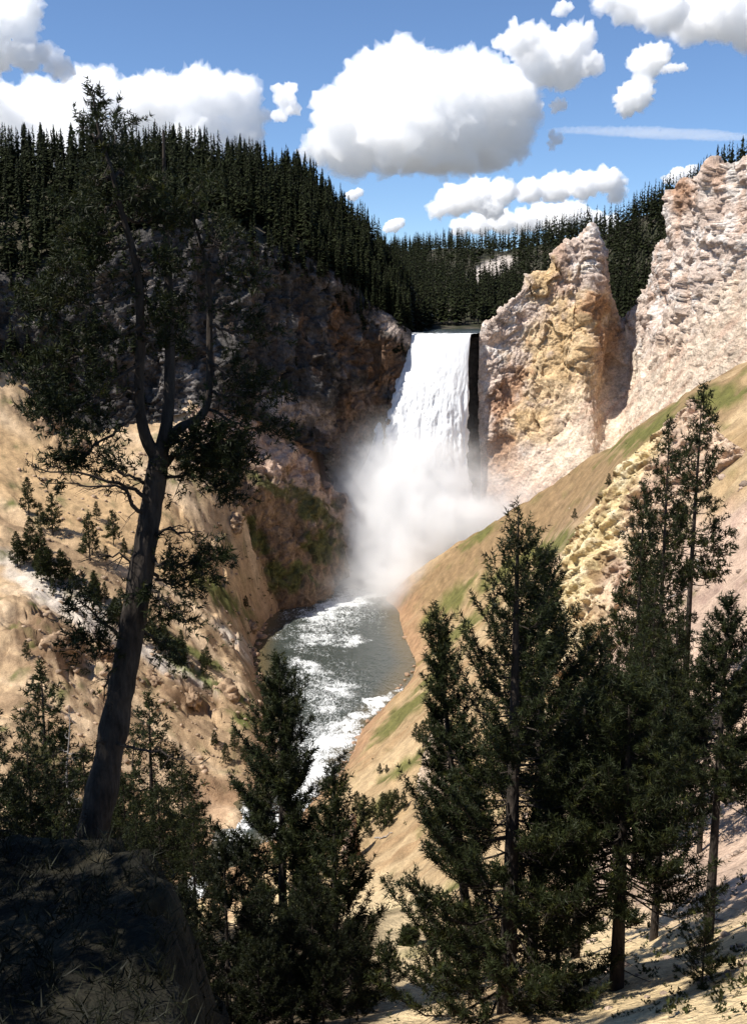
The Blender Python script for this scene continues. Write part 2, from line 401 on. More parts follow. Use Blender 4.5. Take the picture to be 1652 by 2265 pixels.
# ------------------------------------------------------------------ cliffs as lofts
def loft_cliff(tops, bots, nr, nc, prof, back, wob):
    """columns between a top edge and a base edge, plus a shelf running back from the top"""
    tops = np.array([pt(*p) for p in tops]); bots = np.array([pt(*p) for p in bots])
    fr = [0, 0.16, 0.34, 0.52, 0.7, 0.86, 1.0]
    rows = [tops + np.array(b) for b in back]
    for f in fr:
        g = np.interp(f, [0, 0.3, 0.6, 1], prof)
        P = tops + (bots - tops) * np.array([0, 0, f]) + (bots - tops) * np.array([g, g, 0])
        rows.append(P)
    A = np.array(rows)
    # denser sampling on the face than on the shelf
    return catmull(catmull(A, nr, 0), nc, 1)
def displace(V, fn, camside=True):
    N = grid_normals(V); N = face_camera(N, V)
    return V + N * fn(V)[..., None], N
def rocky(V, big, mid, fine, s=(30, 11, 4), seed=0.0, vert=1.0):
    q = V * np.array([1, 1, 1 / vert])
    return (big * (ridged(q / s[0] + seed, 3) - 0.6) + mid * (ridged(q / s[1] + seed * 2, 4, gain=0.55) - 0.5) + fine * ridged(V / s[2] + seed, 4, gain=0.6))

# pale sunlit cliff
tops = [(1060, 735, 447), (1072, 713, 446), (1095, 706, 446), (1140, 652, 447), (1185, 606, 447), (1215, 597, 446), (1240, 556, 446), (1285, 527, 445), (1312, 508, 443), (1334, 570, 446), (1346, 690, 456), (1398, 705, 456), (1425, 640, 437), (1452, 560, 425), (1490, 490, 408), (1512, 412, 396), (1540, 392, 385), (1600, 372, 366), (1700, 330, 345), (1800, 300, 328)]
bots = [(1066, 1140, 438), (1070, 1150, 436), (1078, 1165, 432), (1100, 1180, 428), (1125, 1190, 422), (1150, 1195, 416), (1180, 1195, 410), (1215, 1185, 405), (1255, 1170, 400), (1290, 1150, 397), (1320, 1130, 396), (1350, 1110, 394), (1385, 1085, 388), (1420, 1065, 380), (1455, 1045, 372), (1490, 1025, 364), (1530, 1005, 355), (1600, 970, 342), (1700, 920, 325), (1800, 870, 310)]
V = loft_cliff(tops, bots, 370, 370, [0, 0.12, 0.42, 1.0], [(10, 45, -20), (3, 14, -7)], 0)
def fpale(V):
    x, y, z = V[..., 0], V[..., 1], V[..., 2]
    q = np.stack([x * 0.8 + z * 0.35, y * 0.8, z * 0.55 - x * 0.3], -1)
    pxx, pyy = proj(V)
    low = sstep(-60, 130, pyy - (890 - (pxx - 1250) * .8) + 60 * fbm(V / 25, 2))
    a_ = x * .36 + y * .93; b_ = -x * .93 + y * .36
    w_ = np.stack([fbm(V / 9 + 3, 2), fbm(V / 9 + 8, 2), fbm(V / 9 + 12, 2)], -1) * 2.0
    d = 3.6 * (ridged(q / 30, 3) - 0.6) + 1.8 * facet((q + w_) / 8.0) + 0.75 * facet((V + w_) / 3.4 + 5) + 0.42 * facet((V + w_) / 1.5 + 9) + 0.25 * fbm(V / 1.2, 3)
    d2 = 0.7 * ridged(np.stack([a_ / 6, b_ / 30, z / 40], -1), 3) + 0.3 * fbm(V / 2, 3)
    edge = sstep(1062, 1095, pxx)
    return (d * (1 - low * 0.8) + d2 * low) * (0.3 + 0.7 * edge)
V, N = displace(V, fpale)
px, py = proj(V)
n1 = fbm(V / 30, 4); n2 = fbm(V / 7, 4); n3 = fbm(V * np.array([1, 1, .25]) / 9 + 7, 4)
low = sstep(-60, 130, py - (890 - (px - 1250) * .8) + 60 * n1)
col = np.ones_like(V) * rgb(0.50, 0.40, 0.335)
col = blend(col, rgb(0.60, 0.545, 0.50), sstep(0.0, 0.5, n2 + 0.3 * n1))
col = blend(col, rgb(0.36, 0.235, 0.165), sstep(0.2, 0.65, n3) * 0.75)
och = patch(px, py, [(1250, 790, 120, 180, 20), (1290, 700, 90, 70, 0), (1200, 620, 40, 60, 20), (1180, 930, 90, 60, 0)])
col = blend(col, rgb(0.50, 0.345, 0.165), sstep(0.15, 0.8, och + 0.4 * n2) * 0.8)
rust = patch(px, py, [(1310, 680, 50, 40, 0), (1345, 770, 45, 90, 0), (1120, 870, 40, 110, 25), (1100, 1000, 40, 60, 30), (1505, 420, 40, 70, 0), (1330, 1180, 100, 20, 0)])
col = blend(col, rgb(0.31, 0.17, 0.095), sstep(0.25, 0.8, rust + 0.5 * n2) * 0.8)
col = blend(col, rgb(0.56, 0.44, 0.325), low * 0.75)
streak = fbm(np.stack([(px + py * .9) / 16, (px - py) / 160, 0 * px], -1), 4)
col = blend(col, rgb(0.66, 0.56, 0.44), low * sstep(0.0, 0.5, streak) * 0.5)
col = blend(col, rgb(0.46, 0.30, 0.22), low * sstep(0.15, 0.6, -streak) * 0.6)
pinkf = sstep(1020, 1120, py + (1150 - px) * 0.1) * sstep(1400, 1250, px)
col = blend(col, rgb(0.42, 0.30, 0.25), pinkf * 0.6)
PALEV = V
o = obj('cliff', mesh_data('cliff_pale', V.reshape(-1, 3), grid_faces(*V.shape[:2]), M_PALE, smooth=False, col=np.clip(col, .01, 1).reshape(-1, 3)))
tag(o, 'pale sunlit pinkish yellow cliff with jagged pinnacle beside the waterfall', 'cliff', kind='structure')

# yellow crag on the near slope
L_ = np.array([pt(*p) for p in CRAG_L]); M_ = np.array([pt(*p) for p in CRAG_M]); R_ = np.array([pt(*p) for p in CRAG_R])
def sink(P): 
    e = P[-1] + np.array([-6, -10, -16.0]); return np.concatenate([P, e[None]])
L_, M_, R_ = sink(L_), sink(M_), sink(R_)
A = np.stack([L_ + [22, 34, -30], L_ + [5, 8, -6], L_, (L_ + M_) / 2 + [-1.5, -2, 1.0], M_, (M_ + R_) / 2, R_, R_ + [8, -4, -8]], 1)
V = catmull(catmull(A, 300, 0), 230, 1)
def fcrag(V):
    q = V * np.array([1, 1, 0.55])
    w_ = np.stack([fbm(V / 5 + 3, 2), fbm(V / 5 + 8, 2), fbm(V / 5 + 12, 2)], -1) * 1.2
    fl = V * np.array([1, 1, .2]) + w_ * 1.2
    d = 1.8 * fbm(V / 12, 3) + 1.9 * (ridged(fl / 6 + 2, 2) - .5) + 1.0 * facet((V + w_) * np.array([1, 1, .7]) / 3.0) + 0.5 * facet((V + w_) / 1.3 + 4) + .25 * fbm(V / .8, 2)
    return d
V = V + np.array([-.66, -.68, .3]) * fcrag(V)[..., None]
n1 = fbm(V / 14, 4); n2 = fbm(V / 3.5, 4); n3 = fbm(V * np.array([1, 1, .3]) / 4, 4)
col = np.ones_like(V) * rgb(0.53, 0.415, 0.225)
col = blend(col, rgb(0.62, 0.515, 0.33), sstep(0, 0.5, n2))
col = blend(col, rgb(0.22, 0.14, 0.07), sstep(0.1, 0.5, n3) * 0.9)  # dark streaks in the colour stand in for shaded pits
px, py = proj(V)
col = blend(col, rgb(0.47, 0.34, 0.26), sstep(1330, 1420, px + (py - 1200) * 0.35 + n1 * 40) * 0.8)
o = obj('cliff', mesh_data('cliff_crag', V.reshape(-1, 3), grid_faces(*V.shape[:2]), M_CRAG, smooth=False, col=np.clip(col, .01, 1).reshape(-1, 3)))
tag(o, 'rough yellow rock crag jutting from the grassy slope', 'cliff', kind='structure')
CRAGV = V

# small grey pinnacles on the near slope
def pinnacle(x, ytop, ybase, Y, wpx, seed, label, tint):
    b = pt(x, ybase, Y); t = pt(x, ytop, Y); h = t[2] - b[2]; r = wpx / FP * Y / 2
    th = np.linspace(0, 2 * pi, 49); k = np.linspace(0, 1, 40)
    K, TH = np.meshgrid(k, th, indexing='ij')
    rad = r * (1.25 - K) ** 0.8 * (1 + 0.35 * fbm(np.stack([np.cos(TH) * 1.2 + seed, np.sin(TH) * 1.2, K * 2.2], -1), 4)) * np.where(K > 0.97, 0.3, 1)
    V = np.stack([np.cos(TH) * rad + r * .35 * K, np.sin(TH) * rad, K * (h + 3) - 3], -1)
    V += 0.16 * r * ridged(V / (0.35 * r) + seed, 4)[..., None] * np.stack([np.cos(TH), np.sin(TH), 0 * K], -1)
    V[:, -1] = V[:, 0]
    n = fbm(V / (r * .6) + seed, 3)
    col = blend(np.ones_like(V) * np.array(tint), np.array(tint) * 0.55, sstep(0.1, 0.6, n))
    o = obj('rock_pinnacle', mesh_data('rock_pinnacle', V.reshape(-1, 3), grid_faces(*V.shape[:2]), M_PALE, col=col.reshape(-1, 3)), loc=b)
    tag(o, label, 'rock')
pinnacle(968, 1588, 1700, 150, 75, 1.0, 'tall grey tan rock pinnacle standing among shrubs on the sandy slope', (0.44, 0.34, 0.25))
pinnacle(1000, 1640, 1720, 146, 60, 4.0, 'lower blunt rock leaning on the tall grey pinnacle', (0.40, 0.30, 0.22))
pinnacle(775, 1800, 1860, 165, 32, 7.0, 'small pinkish rock spire beside the lower shrubs on the sandy slope', (0.42, 0.30, 0.23))

# dark shaded cliff
tops = [(-160, 600, 392), (-60, 600, 390), (60, 610, 392), (180, 575, 396), (300, 522, 402), (400, 496, 408), (480, 498, 413), (560, 538, 420), (640, 562, 428), (700, 585, 434), (760, 628, 440), (820, 680, 446), (870, 714, 449), (904, 736, 450), (912, 744, 456)]
bots = [(-160, 870, 370), (-60, 860, 372), (60, 885, 375), (180, 955, 382), (300, 945, 386), (400, 920, 390), (480, 910, 395), (560, 925, 402), (640, 965, 412), (700, 1010, 420), (735, 1080, 429), (755, 1150, 435), (775, 1210, 439), (795, 1262, 442), (830, 1262, 456)]
V = loft_cliff(tops, bots, 300, 360, [0, 0.22, 0.55, 1.0], [(-8, 50, -3), (-2, 12, 0)], 0)
def fdark(V):
    px, py = proj(V)
    e = sstep(905, 840, px)
    q = V * np.array([1, 1, 0.6])
    w_ = np.stack([fbm(V / 12 + 3, 2), fbm(V / 12 + 8, 2), fbm(V / 12 + 12, 2)], -1) * 3.0
    d = 5.0 * (ridged(q / 38 + 1, 3) - 0.6) + 2.6 * facet((q + w_) / 12) + 1.5 * facet((V + w_) / 5 + 5) + 0.8 * facet((V + w_) / 2.2 + 9) + 0.4 * fbm(V / 1.5, 3)
    rowf = sstep(0, .06, (np.interp(px, [-160, 60, 180, 300, 400, 480, 560, 640, 700, 760, 820, 870, 908], [600, 610, 575, 522, 496, 498, 538, 562, 585, 628, 680, 714, 738]) - py) / -600)
    d = d * (.25 + .75 * rowf)
    return d * (0.25 + 0.75 * e)
V, N = displace(V, fdark)
px, py = proj(V)
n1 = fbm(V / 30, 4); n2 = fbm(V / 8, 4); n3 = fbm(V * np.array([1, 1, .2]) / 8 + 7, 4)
col = np.ones_like(V) * rgb(0.062, 0.057, 0.053)  # grey rock, base tone set low to carry part of the cliff's shade
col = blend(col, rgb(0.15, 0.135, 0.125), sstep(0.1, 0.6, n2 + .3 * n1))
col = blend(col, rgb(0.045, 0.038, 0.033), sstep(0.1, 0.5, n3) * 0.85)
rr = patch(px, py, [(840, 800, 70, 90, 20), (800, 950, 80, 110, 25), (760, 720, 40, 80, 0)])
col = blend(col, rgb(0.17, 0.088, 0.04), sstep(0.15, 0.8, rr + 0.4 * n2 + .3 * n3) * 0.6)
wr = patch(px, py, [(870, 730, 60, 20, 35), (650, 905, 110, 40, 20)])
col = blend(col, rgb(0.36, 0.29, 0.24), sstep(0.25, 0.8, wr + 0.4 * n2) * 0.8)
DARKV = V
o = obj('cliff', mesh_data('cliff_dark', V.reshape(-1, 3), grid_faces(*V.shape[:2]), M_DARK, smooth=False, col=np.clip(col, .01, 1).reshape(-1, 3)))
tag(o, 'dark shaded grey cliff wall under the forested hill', 'cliff', kind='structure')

# pinkish rib and brown buttress running down from the dark cliff to the pool
cr = np.array([pt(*p) for p in [(455, 892, 400), (545, 925, 405), (630, 985, 410), (695, 1050, 416), (752, 1110, 421), (788, 1175, 425), (792, 1262, 428)]])
ft = np.array([pt(*p) for p in [(395, 985, 376), (440, 1060, 372), (505, 1160, 374), (550, 1240, 380), (610, 1300, 388), (690, 1318, 398), (735, 1305, 408)]])
A = np.stack([cr + [16, 30, -40], cr + [7, 12, -16], cr, cr * .7 + ft * .3 + [-1, -2.5, 2.0], cr * .4 + ft * .6 + [-1, -2, 1.5], ft, ft + [-6, -7, -12]], 1)
V = catmull(catmull(A, 240, 0), 190, 1)
def fbut(V):
    w_ = np.stack([fbm(V / 8 + 3, 2), fbm(V / 8 + 8, 2), fbm(V / 8 + 12, 2)], -1) * 2.0
    q = V * np.array([1, 1, .6])
    return 2.4 * (ridged(q / 24 + 6, 3) - .6) + 1.1 * facet((q + w_) / 6) + .7 * facet((V + w_) / 2.6 + 3) + .4 * fbm(V / 1.3, 3)
V, N = displace(V, fbut)
px, py = proj(V); n1 = fbm(V / 20, 4); n2 = fbm(V / 6, 4); n3 = fbm(V * np.array([1, 1, .3]) / 7, 4)
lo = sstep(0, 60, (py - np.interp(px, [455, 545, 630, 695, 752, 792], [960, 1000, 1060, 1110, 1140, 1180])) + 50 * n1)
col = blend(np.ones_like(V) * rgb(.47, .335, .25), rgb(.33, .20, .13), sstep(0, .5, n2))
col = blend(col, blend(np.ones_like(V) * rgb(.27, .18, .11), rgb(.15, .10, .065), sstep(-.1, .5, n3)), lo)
gr = patch(px, py, [(690, 1120, 110, 40, 40), (640, 1270, 80, 45, 0), (560, 1180, 80, 25, 50), (720, 1200, 60, 60, 0), (600, 1080, 90, 16, 35)])
col = blend(col, rgb(.085, .095, .028), sstep(.25, .85, gr + .6 * n2) * .85)
col = blend(col, rgb(.07, .05, .038), sstep(735, 790, px + 20 * n2) * .8)  # pool-side face darkened in the colour for its side away from the sun
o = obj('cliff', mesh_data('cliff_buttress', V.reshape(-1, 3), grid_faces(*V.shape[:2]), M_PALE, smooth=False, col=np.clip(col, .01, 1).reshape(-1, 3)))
tag(o, 'pinkish rock rib and brown buttress between the shaded cliff and the pool', 'cliff', kind='structure')

# wet wall behind the falls, recess shade put into its near-black colour
A = np.array([[pt(x, y, Y) for x, y, Y in row] for row in [
    [(870, 752, 470), (920, 748, 460), (980, 748, 458), (1040, 748, 455), (1100, 740, 455)],
    [(820, 900, 462), (900, 900, 455), (980, 900, 452), (1045, 900, 449), (1100, 900, 449)],
    [(780, 1100, 457), (880, 1100, 450), (970, 1100, 446), (1050, 1100, 443), (1110, 1100, 443)],
    [(760, 1300, 452), (860, 1300, 445), (960, 1300, 441), (1050, 1300, 437), (1110, 1300, 437)]]])
V = catmull(catmull(A, 90, 0), 80, 1)
V, N = displace(V, lambda V: rocky(V, 0.8, 0.8, 0.4, (20, 7, 3), 3.0, 2.0))
n2 = fbm(V * np.array([1, 1, .2]) / 5, 4)
col = blend(np.ones_like(V) * rgb(0.035, 0.03, 0.027), rgb(0.085, 0.06, 0.045), sstep(0, .5, n2))
o = obj('cliff', mesh_data('cliff_wet', V.reshape(-1, 3), grid_faces(*V.shape[:2]), M_DARK, col=col.reshape(-1, 3)))
tag(o, 'wet rock wall behind the falling water, recess shade in its dark colour', 'cliff', kind='structure')
print('cliffs', time.time() - T0)

# ------------------------------------------------------------------ forested hills
def hill(name, rows, nr, nc, amp, label, tint, seed):
    A = np.array([[pt(*p) if len(p) == 3 else np.array(p[:3]) for p in r] for r in rows])
    V = catmull(catmull(A, nr, 0), nc, 1)
    V[..., 2] += amp * fbm(V / 30 + seed, 4)
    n2 = fbm(V / 9 + seed, 4)
    col = blend(np.ones_like(V) * np.array(tint), np.array(tint) * 0.5, sstep(-0.2, 0.5, n2))
    return V, col
xs = [-220, -60, 60, 200, 330, 420, 520, 600, 680, 745, 805, 850, 885, 908]
ridge_y = np.interp(xs, [-220, 60, 200, 330, 420, 520, 600, 680, 745, 805, 850, 885, 908], [372, 368, 372, 368, 378, 392, 412, 440, 488, 545, 600, 660, 722])
ridge_Y = np.interp(xs, [-220, 400, 700, 908], [490, 505, 520, 500])
top_y = np.interp(xs, [-160, 60, 180, 300, 400, 480, 560, 640, 700, 760, 820, 870, 908], [600, 610, 575, 522, 496, 498, 538, 562, 585, 628, 680, 714, 738])
top_Y = np.interp(xs, [-160, 60, 180, 300, 400, 480, 560, 640, 700, 760, 820, 870, 908], [390, 392, 396, 402, 408, 413, 420, 428, 434, 440, 446, 449, 452])
low = [pt(a, b, c) + np.array([0, 6, -14]) for a, b, c in zip(xs, top_y, top_Y)]
edge = [pt(a, b + 2, c + 3) for a, b, c in zip(xs, top_y, top_Y)]
rdg = [pt(a, b, c) for a, b, c in zip(xs, ridge_y, ridge_Y)]
m1 = [e * .62 + r * .38 + np.array([0, 0, 2.5 * (1 - k / 14)]) for k, (e, r) in enumerate(zip(edge, rdg))]
m2 = [e * .28 + r * .72 + np.array([0, 0, 2.0 * (1 - k / 14)]) for k, (e, r) in enumerate(zip(edge, rdg))]
bk = [r + np.array([15, 60, -6]) for r in rdg]; bk2 = [r + np.array([30, 200, -40]) for r in rdg]
A = np.array([low, edge, m1, m2, rdg, bk, bk2])
V = catmull(catmull(A, 110, 0), 150, 1); V[..., 2] += 1.2 * fbm(V / 25, 4)
n2 = fbm(V / 8, 4)
col = blend(np.ones_like(V) * rgb(0.05, 0.045, 0.03), rgb(0.10, 0.085, 0.065), sstep(0, .5, n2))
px, py = proj(V)
col = blend(col, rgb(0.14, 0.12, 0.10), sstep(0.2, 0.8, patch(px, py, [(600, 560, 140, 30, 15), (790, 650, 60, 16, 40), (450, 505, 120, 14, 0)]) + n2 * .5) * .8)
HILLV = V
o = obj('hill', mesh_data('hill_forested', V.reshape(-1, 3), grid_faces(*V.shape[:2])[:, ::-1], M_FLOOR, col=col.reshape(-1, 3)))
tag(o, 'steep hill under dark conifers above the shaded cliff', 'hill', kind='structure')

# valley and hills upstream of the lip
xs = [820, 870, 905, 940, 1000, 1060, 1120, 1180, 1240, 1300, 1360, 1420, 1480, 1540, 1620, 1720]
fy = [560, 556, 556, 556, 553, 550, 556, 545, 530, 524, 520, 486, 465, 440, 400, 370]
fY = [1100, 1100, 1080, 1050, 1000, 960, 900, 800, 740, 700, 660, 620, 590, 565, 545, 530]
rdg = [pt(a, b, c) for a, b, c in zip(xs, fy, fY)]
bl = []
for a, c in zip(xs, fY):
    Yb = float(np.interp(a, [820, 905, 1040, 1100, 1360, 1720], [520, 478, 466, 470, 470, 430])); zb = float(np.interp(a, [820, 1040, 1100, 1300, 1500, 1720], [100.5, 100.5, 98, 85, 85, 110]))
    p = pt(a, 700, Yb); p[2] = zb; bl.append(p)
m = [[b * (1 - f) + r * f + np.array([0, 0, -dz]) for b, r in zip(bl, rdg)] for f, dz in ((0.08, 0.5), (0.3, 3), (0.6, 5))]
bk = [r + np.array([0, 120, -10]) for r in rdg]; bk2 = [r + np.array([0, 500, -80]) for r in rdg]
A = np.array([bl, *m, rdg, bk, bk2])
V = catmull(catmull(A, 130, 0), 120, 1); V[..., 2] += 2.0 * fbm(V / 45 + 4, 4) * sstep(480, 560, V[..., 1])[...]
px, py = proj(V); n2 = fbm(V / 12, 4)
col = blend(np.ones_like(V) * rgb(0.035, 0.036, 0.022), rgb(0.075, 0.065, 0.05), sstep(0, .5, n2))
SCAR = [(1085, 596, 62, 22, -25)]
sm = sstep(0.2, 0.5, patch(px, py, SCAR) + .15 * n2)
col = blend(col, rgb(0.42, 0.37, 0.33), sm * .95)
FARV = V
o = obj('hill', mesh_data('hill_upstream', V.reshape(-1, 3), grid_faces(*V.shape[:2])[:, ::-1], M_FLOOR, col=col.reshape(-1, 3)))
tag(o, 'distant forested hills beyond the lip of the waterfall', 'hill', kind='structure')
print('hills', time.time() - T0)

# ------------------------------------------------------------------ water
def water_mat():
    m, t, out = newmat('river_water'); L = t.links.new
    tc = node(t, 'ShaderNodeTexCoord')
    at = node(t, 'ShaderNodeVertexColor', layer_name='tint')       # red = how broken the water is
    sep = node(t, 'ShaderNodeSeparateColor'); L(at.outputs['Color'], sep.inputs[0])
    mp = node(t, 'ShaderNodeMapping'); mp.inputs['Scale'].default_value = (1.15, 0.6, 1.0)
    L(tc.outputs['Object'], mp.inputs[0])
    n1 = node(t, 'ShaderNodeTexNoise'); n1.inputs['Scale'].default_value = 0.75; n1.inputs['Detail'].default_value = 10; n1.inputs['Roughness'].default_value = 0.78; n1.inputs['Distortion'].default_value = 1.6
    L(mp.outputs[0], n1.inputs['Vector'])
    n1c = node(t, 'ShaderNodeMath', operation='MULTIPLY_ADD'); n1c.inputs[1].default_value = 2.0; n1c.inputs[2].default_value = -0.5; L(n1.outputs['Fac'], n1c.inputs[0])
    ad = node(t, 'ShaderNodeMath', operation='ADD'); L(sep.outputs[0], ad.inputs[0]); L(n1c.outputs[0], ad.inputs[1])
    mr = node(t, 'ShaderNodeMapRange', interpolation_type='SMOOTHSTEP'); mr.inputs[1].default_value = 0.95; mr.inputs[2].default_value = 1.45
    L(ad.outputs[0], mr.inputs[0])
    b = node(t, 'ShaderNodeBsdfPrincipled'); b.inputs['Base Color'].default_value = (0.055, 0.07, 0.062, 1); b.inputs['Roughness'].default_value = 0.22; b.inputs['IOR'].default_value = 1.33
    sh = node(t, 'ShaderNodeMix', data_type='RGBA'); sh.inputs[6].default_value = (0.042, 0.050, 0.044, 1); sh.inputs[7].default_value = (0.10, 0.075, 0.035, 1)
    L(sep.outputs[1], sh.inputs[0]); L(sh.outputs[2], b.inputs['Base Color'])
    f = node(t, 'ShaderNodeBsdfDiffuse'); f.inputs[0].default_value = (0.86, 0.88, 0.88, 1)
    n2 = node(t, 'ShaderNodeTexNoise'); n2.inputs['Scale'].default_value = 1.1; n2.inputs['Detail'].default_value = 6; L(mp.outputs[0], n2.inputs['Vector'])
    bp = node(t, 'ShaderNodeBump'); bp.inputs['Strength'].default_value = 0.5; bp.inputs['Distance'].default_value = 0.5
    L(n2.outputs['Fac'], bp.inputs['Height']); L(bp.outputs[0], b.inputs['Normal'])
    bp2 = node(t, 'ShaderNodeBump'); bp2.inputs['Strength'].default_value = 0.8; bp2.inputs['Distance'].default_value = 0.8
    L(n1.outputs['Fac'], bp2.inputs['Height']); L(bp2.outputs[0], f.inputs['Normal'])
    mx = node(t, 'ShaderNodeMixShader'); L(mr.outputs[0], mx.inputs[0]); L(b.outputs[0], mx.inputs[1]); L(f.outputs[0], mx.inputs[2])
    L(mx.outputs[0], out.inputs['Surface'])
    return m
M_WATER = water_mat()
x, y = polar(-16, 3.5, 210, 150, 462, 290)
V = np.stack([x, y, 0 * x], -1); px, py = proj(V)
FOAM = [(850, 1296, 110, 22, -8, 1.1), (770, 1330, 120, 26, -20, 1.0), (715, 1368, 80, 22, -25, .75), (650, 1352, 50, 12, -20, .35), (712, 1412, 55, 14, -5, .75), (765, 1421, 45, 12, 0, .8), (660, 1432, 60, 14, 10, .45), (600, 1405, 30, 8, 0, .4),
        (690, 1478, 60, 14, 15, .8), (742, 1524, 55, 20, 15, .85), (690, 1535, 55, 16, 25, .65), (715, 1560, 60, 18, 20, .7), (665, 1500, 40, 14, 20, .6), (845, 1552, 45, 12, -38, 1.0), (800, 1585, 55, 13, -30, .9), (745, 1608, 60, 18, -15, .9),
        (720, 1650, 75, 34, -25, 1.05), (770, 1628, 40, 14, -35, .7), (700, 1700, 60, 34, -40, 1.1), (665, 1760, 60, 34, -45, .95), (620, 1815, 60, 26, -45, .7), (530, 1810, 70, 30, -55, .85), (480, 1830, 30, 40, 20, .45), (390, 1975, 80, 60, -50, 1.5), (330, 2010, 60, 34, -40, 1.5), (450, 1910, 50, 40, -50, .9)]
px = px + 34 * fbm(V / 9 + 2, 4, gain=.6); py = py + 15 * fbm(V / 7 + 8, 4, gain=.6)
FOAM += [(715, 1530, 110, 75, 20, .5), (740, 1370, 120, 60, -20, .5), (700, 1650, 110, 90, -30, .6)]
foam = np.zeros_like(x)
for fx, fyy, rx, ry, an, st in FOAM:
    foam = np.maximum(foam, st * np.clip(patch(px, py, [(fx, fyy, rx * 1.15, ry * 1.15, an)]), 0, 1.0))
lump = fbm(V / 2.2 + 3, 5, gain=0.6); st = fbm(V * np.array([1, .5, 1]) / 7, 3)
foamv = np.clip(.28 + foam * .62 - .26 * sstep(.12, .0, foam), 0, 1)
V[..., 2] = 0.12 * lump + foam * (0.75 * np.abs(lump) + 0.35 * st)
V[..., 2] -= 3.0 * sstep(245, 185, y)
shallow = sstep(9, 1, np.minimum(dist_poly(x, y, LBp), dist_poly(x, y, RBp)))
o = obj('river', mesh_data('river', V.reshape(-1, 3), grid_faces(*x.shape)[:, ::-1], M_WATER, col=np.stack([foamv, shallow * .8, 0 * x], -1).reshape(-1, 3)))
tag(o, 'grey green river with white rapids flowing from the waterfall', 'river', kind='structure')
# river above the lip
x, y = np.meshgrid(np.linspace(8, 48, 60), np.linspace(440, 500, 60))
lipL, lipR = pt(908, 738, 452), pt(1042, 738, 441)
zl = 0.5 * (lipL[2] + lipR[2])
lip_t = lambda x: lipL[1] + (x - lipL[0]) / (lipR[0] - lipL[0]) * (lipR[1] - lipL[1])
k = np.linspace(0, 1, 50)[:, None]; xx = np.linspace(lipL[0] - 2, lipR[0] + 2, 60)[None] + 0 * k
yy = lip_t(xx) + 0.3 + k * 70
V = np.stack([xx + k * 16, yy, zl + 0.15 + 0.2 * fbm(np.stack([xx / 3, yy / 5, 0 * xx], -1), 4) + k * 1.5], -1)
fo = np.clip(0.1 + 0.8 * sstep(0.10, 0.0, k + 0 * xx), 0, 1)
o = obj('river', mesh_data('river_upper', V.reshape(-1, 3), grid_faces(*xx.shape)[:, ::-1], M_WATER, col=np.stack([fo, 0 * fo, 0 * fo], -1).reshape(-1, 3)))
tag(o, 'smooth dark river arriving at the lip of the waterfall', 'river', kind='structure')

# the falls
def falls_mat():
    m, t, out = newmat('falling_water'); L = t.links.new
    tc = node(t, 'ShaderNodeTexCoord'); mp = node(t, 'ShaderNodeMapping'); mp.inputs['Scale'].default_value = (1, 1, 0.12)
    L(tc.outputs['Object'], mp.inputs[0])
    n1 = node(t, 'ShaderNodeTexNoise'); n1.inputs['Scale'].default_value = 0.55; n1.inputs['Detail'].default_value = 8; n1.inputs['Roughness'].default_value = 0.65
    L(mp.outputs[0], n1.inputs['Vector'])
    cr = node(t, 'ShaderNodeValToRGB'); cr.color_ramp.elements[0].position = 0.3; cr.color_ramp.elements[1].position = 0.55
    cr.color_ramp.elements[0].color = (0.80, 0.83, 0.86, 1); cr.color_ramp.elements[1].color = (0.93, 0.94, 0.95, 1)
    L(n1.outputs['Fac'], cr.inputs[0])
    d = node(t, 'ShaderNodeBsdfDiffuse'); tr = node(t, 'ShaderNodeBsdfTranslucent')
    L(cr.outputs[0], d.inputs[0]); L(cr.outputs[0], tr.inputs[0])
    bp = node(t, 'ShaderNodeBump'); bp.inputs['Strength'].default_value = 0.6; bp.inputs['Distance'].default_value = 0.8
    L(n1.outputs['Fac'], bp.inputs['Height']); L(bp.outputs[0], d.inputs['Normal'])
    mx = node(t, 'ShaderNodeMixShader'); mx.inputs[0].default_value = 0.3
    L(d.outputs[0], mx.inputs[1]); L(tr.outputs[0], mx.inputs[2]); L(mx.outputs[0], out.inputs['Surface'])
    return m
M_FALLS = falls_mat()
LE = [(907, 738, 452.5), (908, 752, 450.5), (893, 805, 448.5), (866, 865, 446), (842, 930, 444), (820, 1000, 441.5), (800, 1070, 439.5), (790, 1160, 437.5), (790, 1290, 436)]
RE = [(1040, 738, 441.5), (1037, 752, 439.5), (1033, 805, 437.5), (1031, 865, 435.5), (1028, 930, 434), (1026, 1000, 432), (1030, 1070, 430.5), (1040, 1160, 429), (1060, 1290, 428)]
l = np.array([pt(*p) for p in LE]); r = np.array([pt(*p) for p in RE])
bul = np.array([0, 1.0, 2.2, 3.2, 4.2, 5.2, 6, 6.5, 7])[:, None]
A = np.stack([l + [-.5, 5, 0], l + [0, 1.5, 0]] + [l * (1 - f) + r * f + np.array([-.25, -1, 0]) * bul * (4 * f * (1 - f)) ** .6 for f in (0, .17, .34, .5, .66, .83, 1)] + [r + [0.3, 1.5, 0], r + [.5, 5, 0]], 1)
V = catmull(catmull(A, 300, 0), 180, 1)
zz = np.clip((zl - V[..., 2]) / 100, 0, 1)
q = V * np.array([1, 1, .09]); qz = V.copy(); qz[..., 2] += 6 * fbm(V * np.array([1, 1, .15]) / 5, 2)
st = ridged(q / 3.0 + 2, 4, gain=.6); lum = fbm(qz * np.array([1, 1, .35]) / 4.0 + 5, 5, gain=.6)
amp = 0.15 + 1.0 * sstep(0, .5, zz)
u = np.linspace(0, 1, V.shape[1])[None, :]; ed = sstep(0, .18, u) * sstep(1, .82, u)
N = face_camera(grid_normals(V), V)
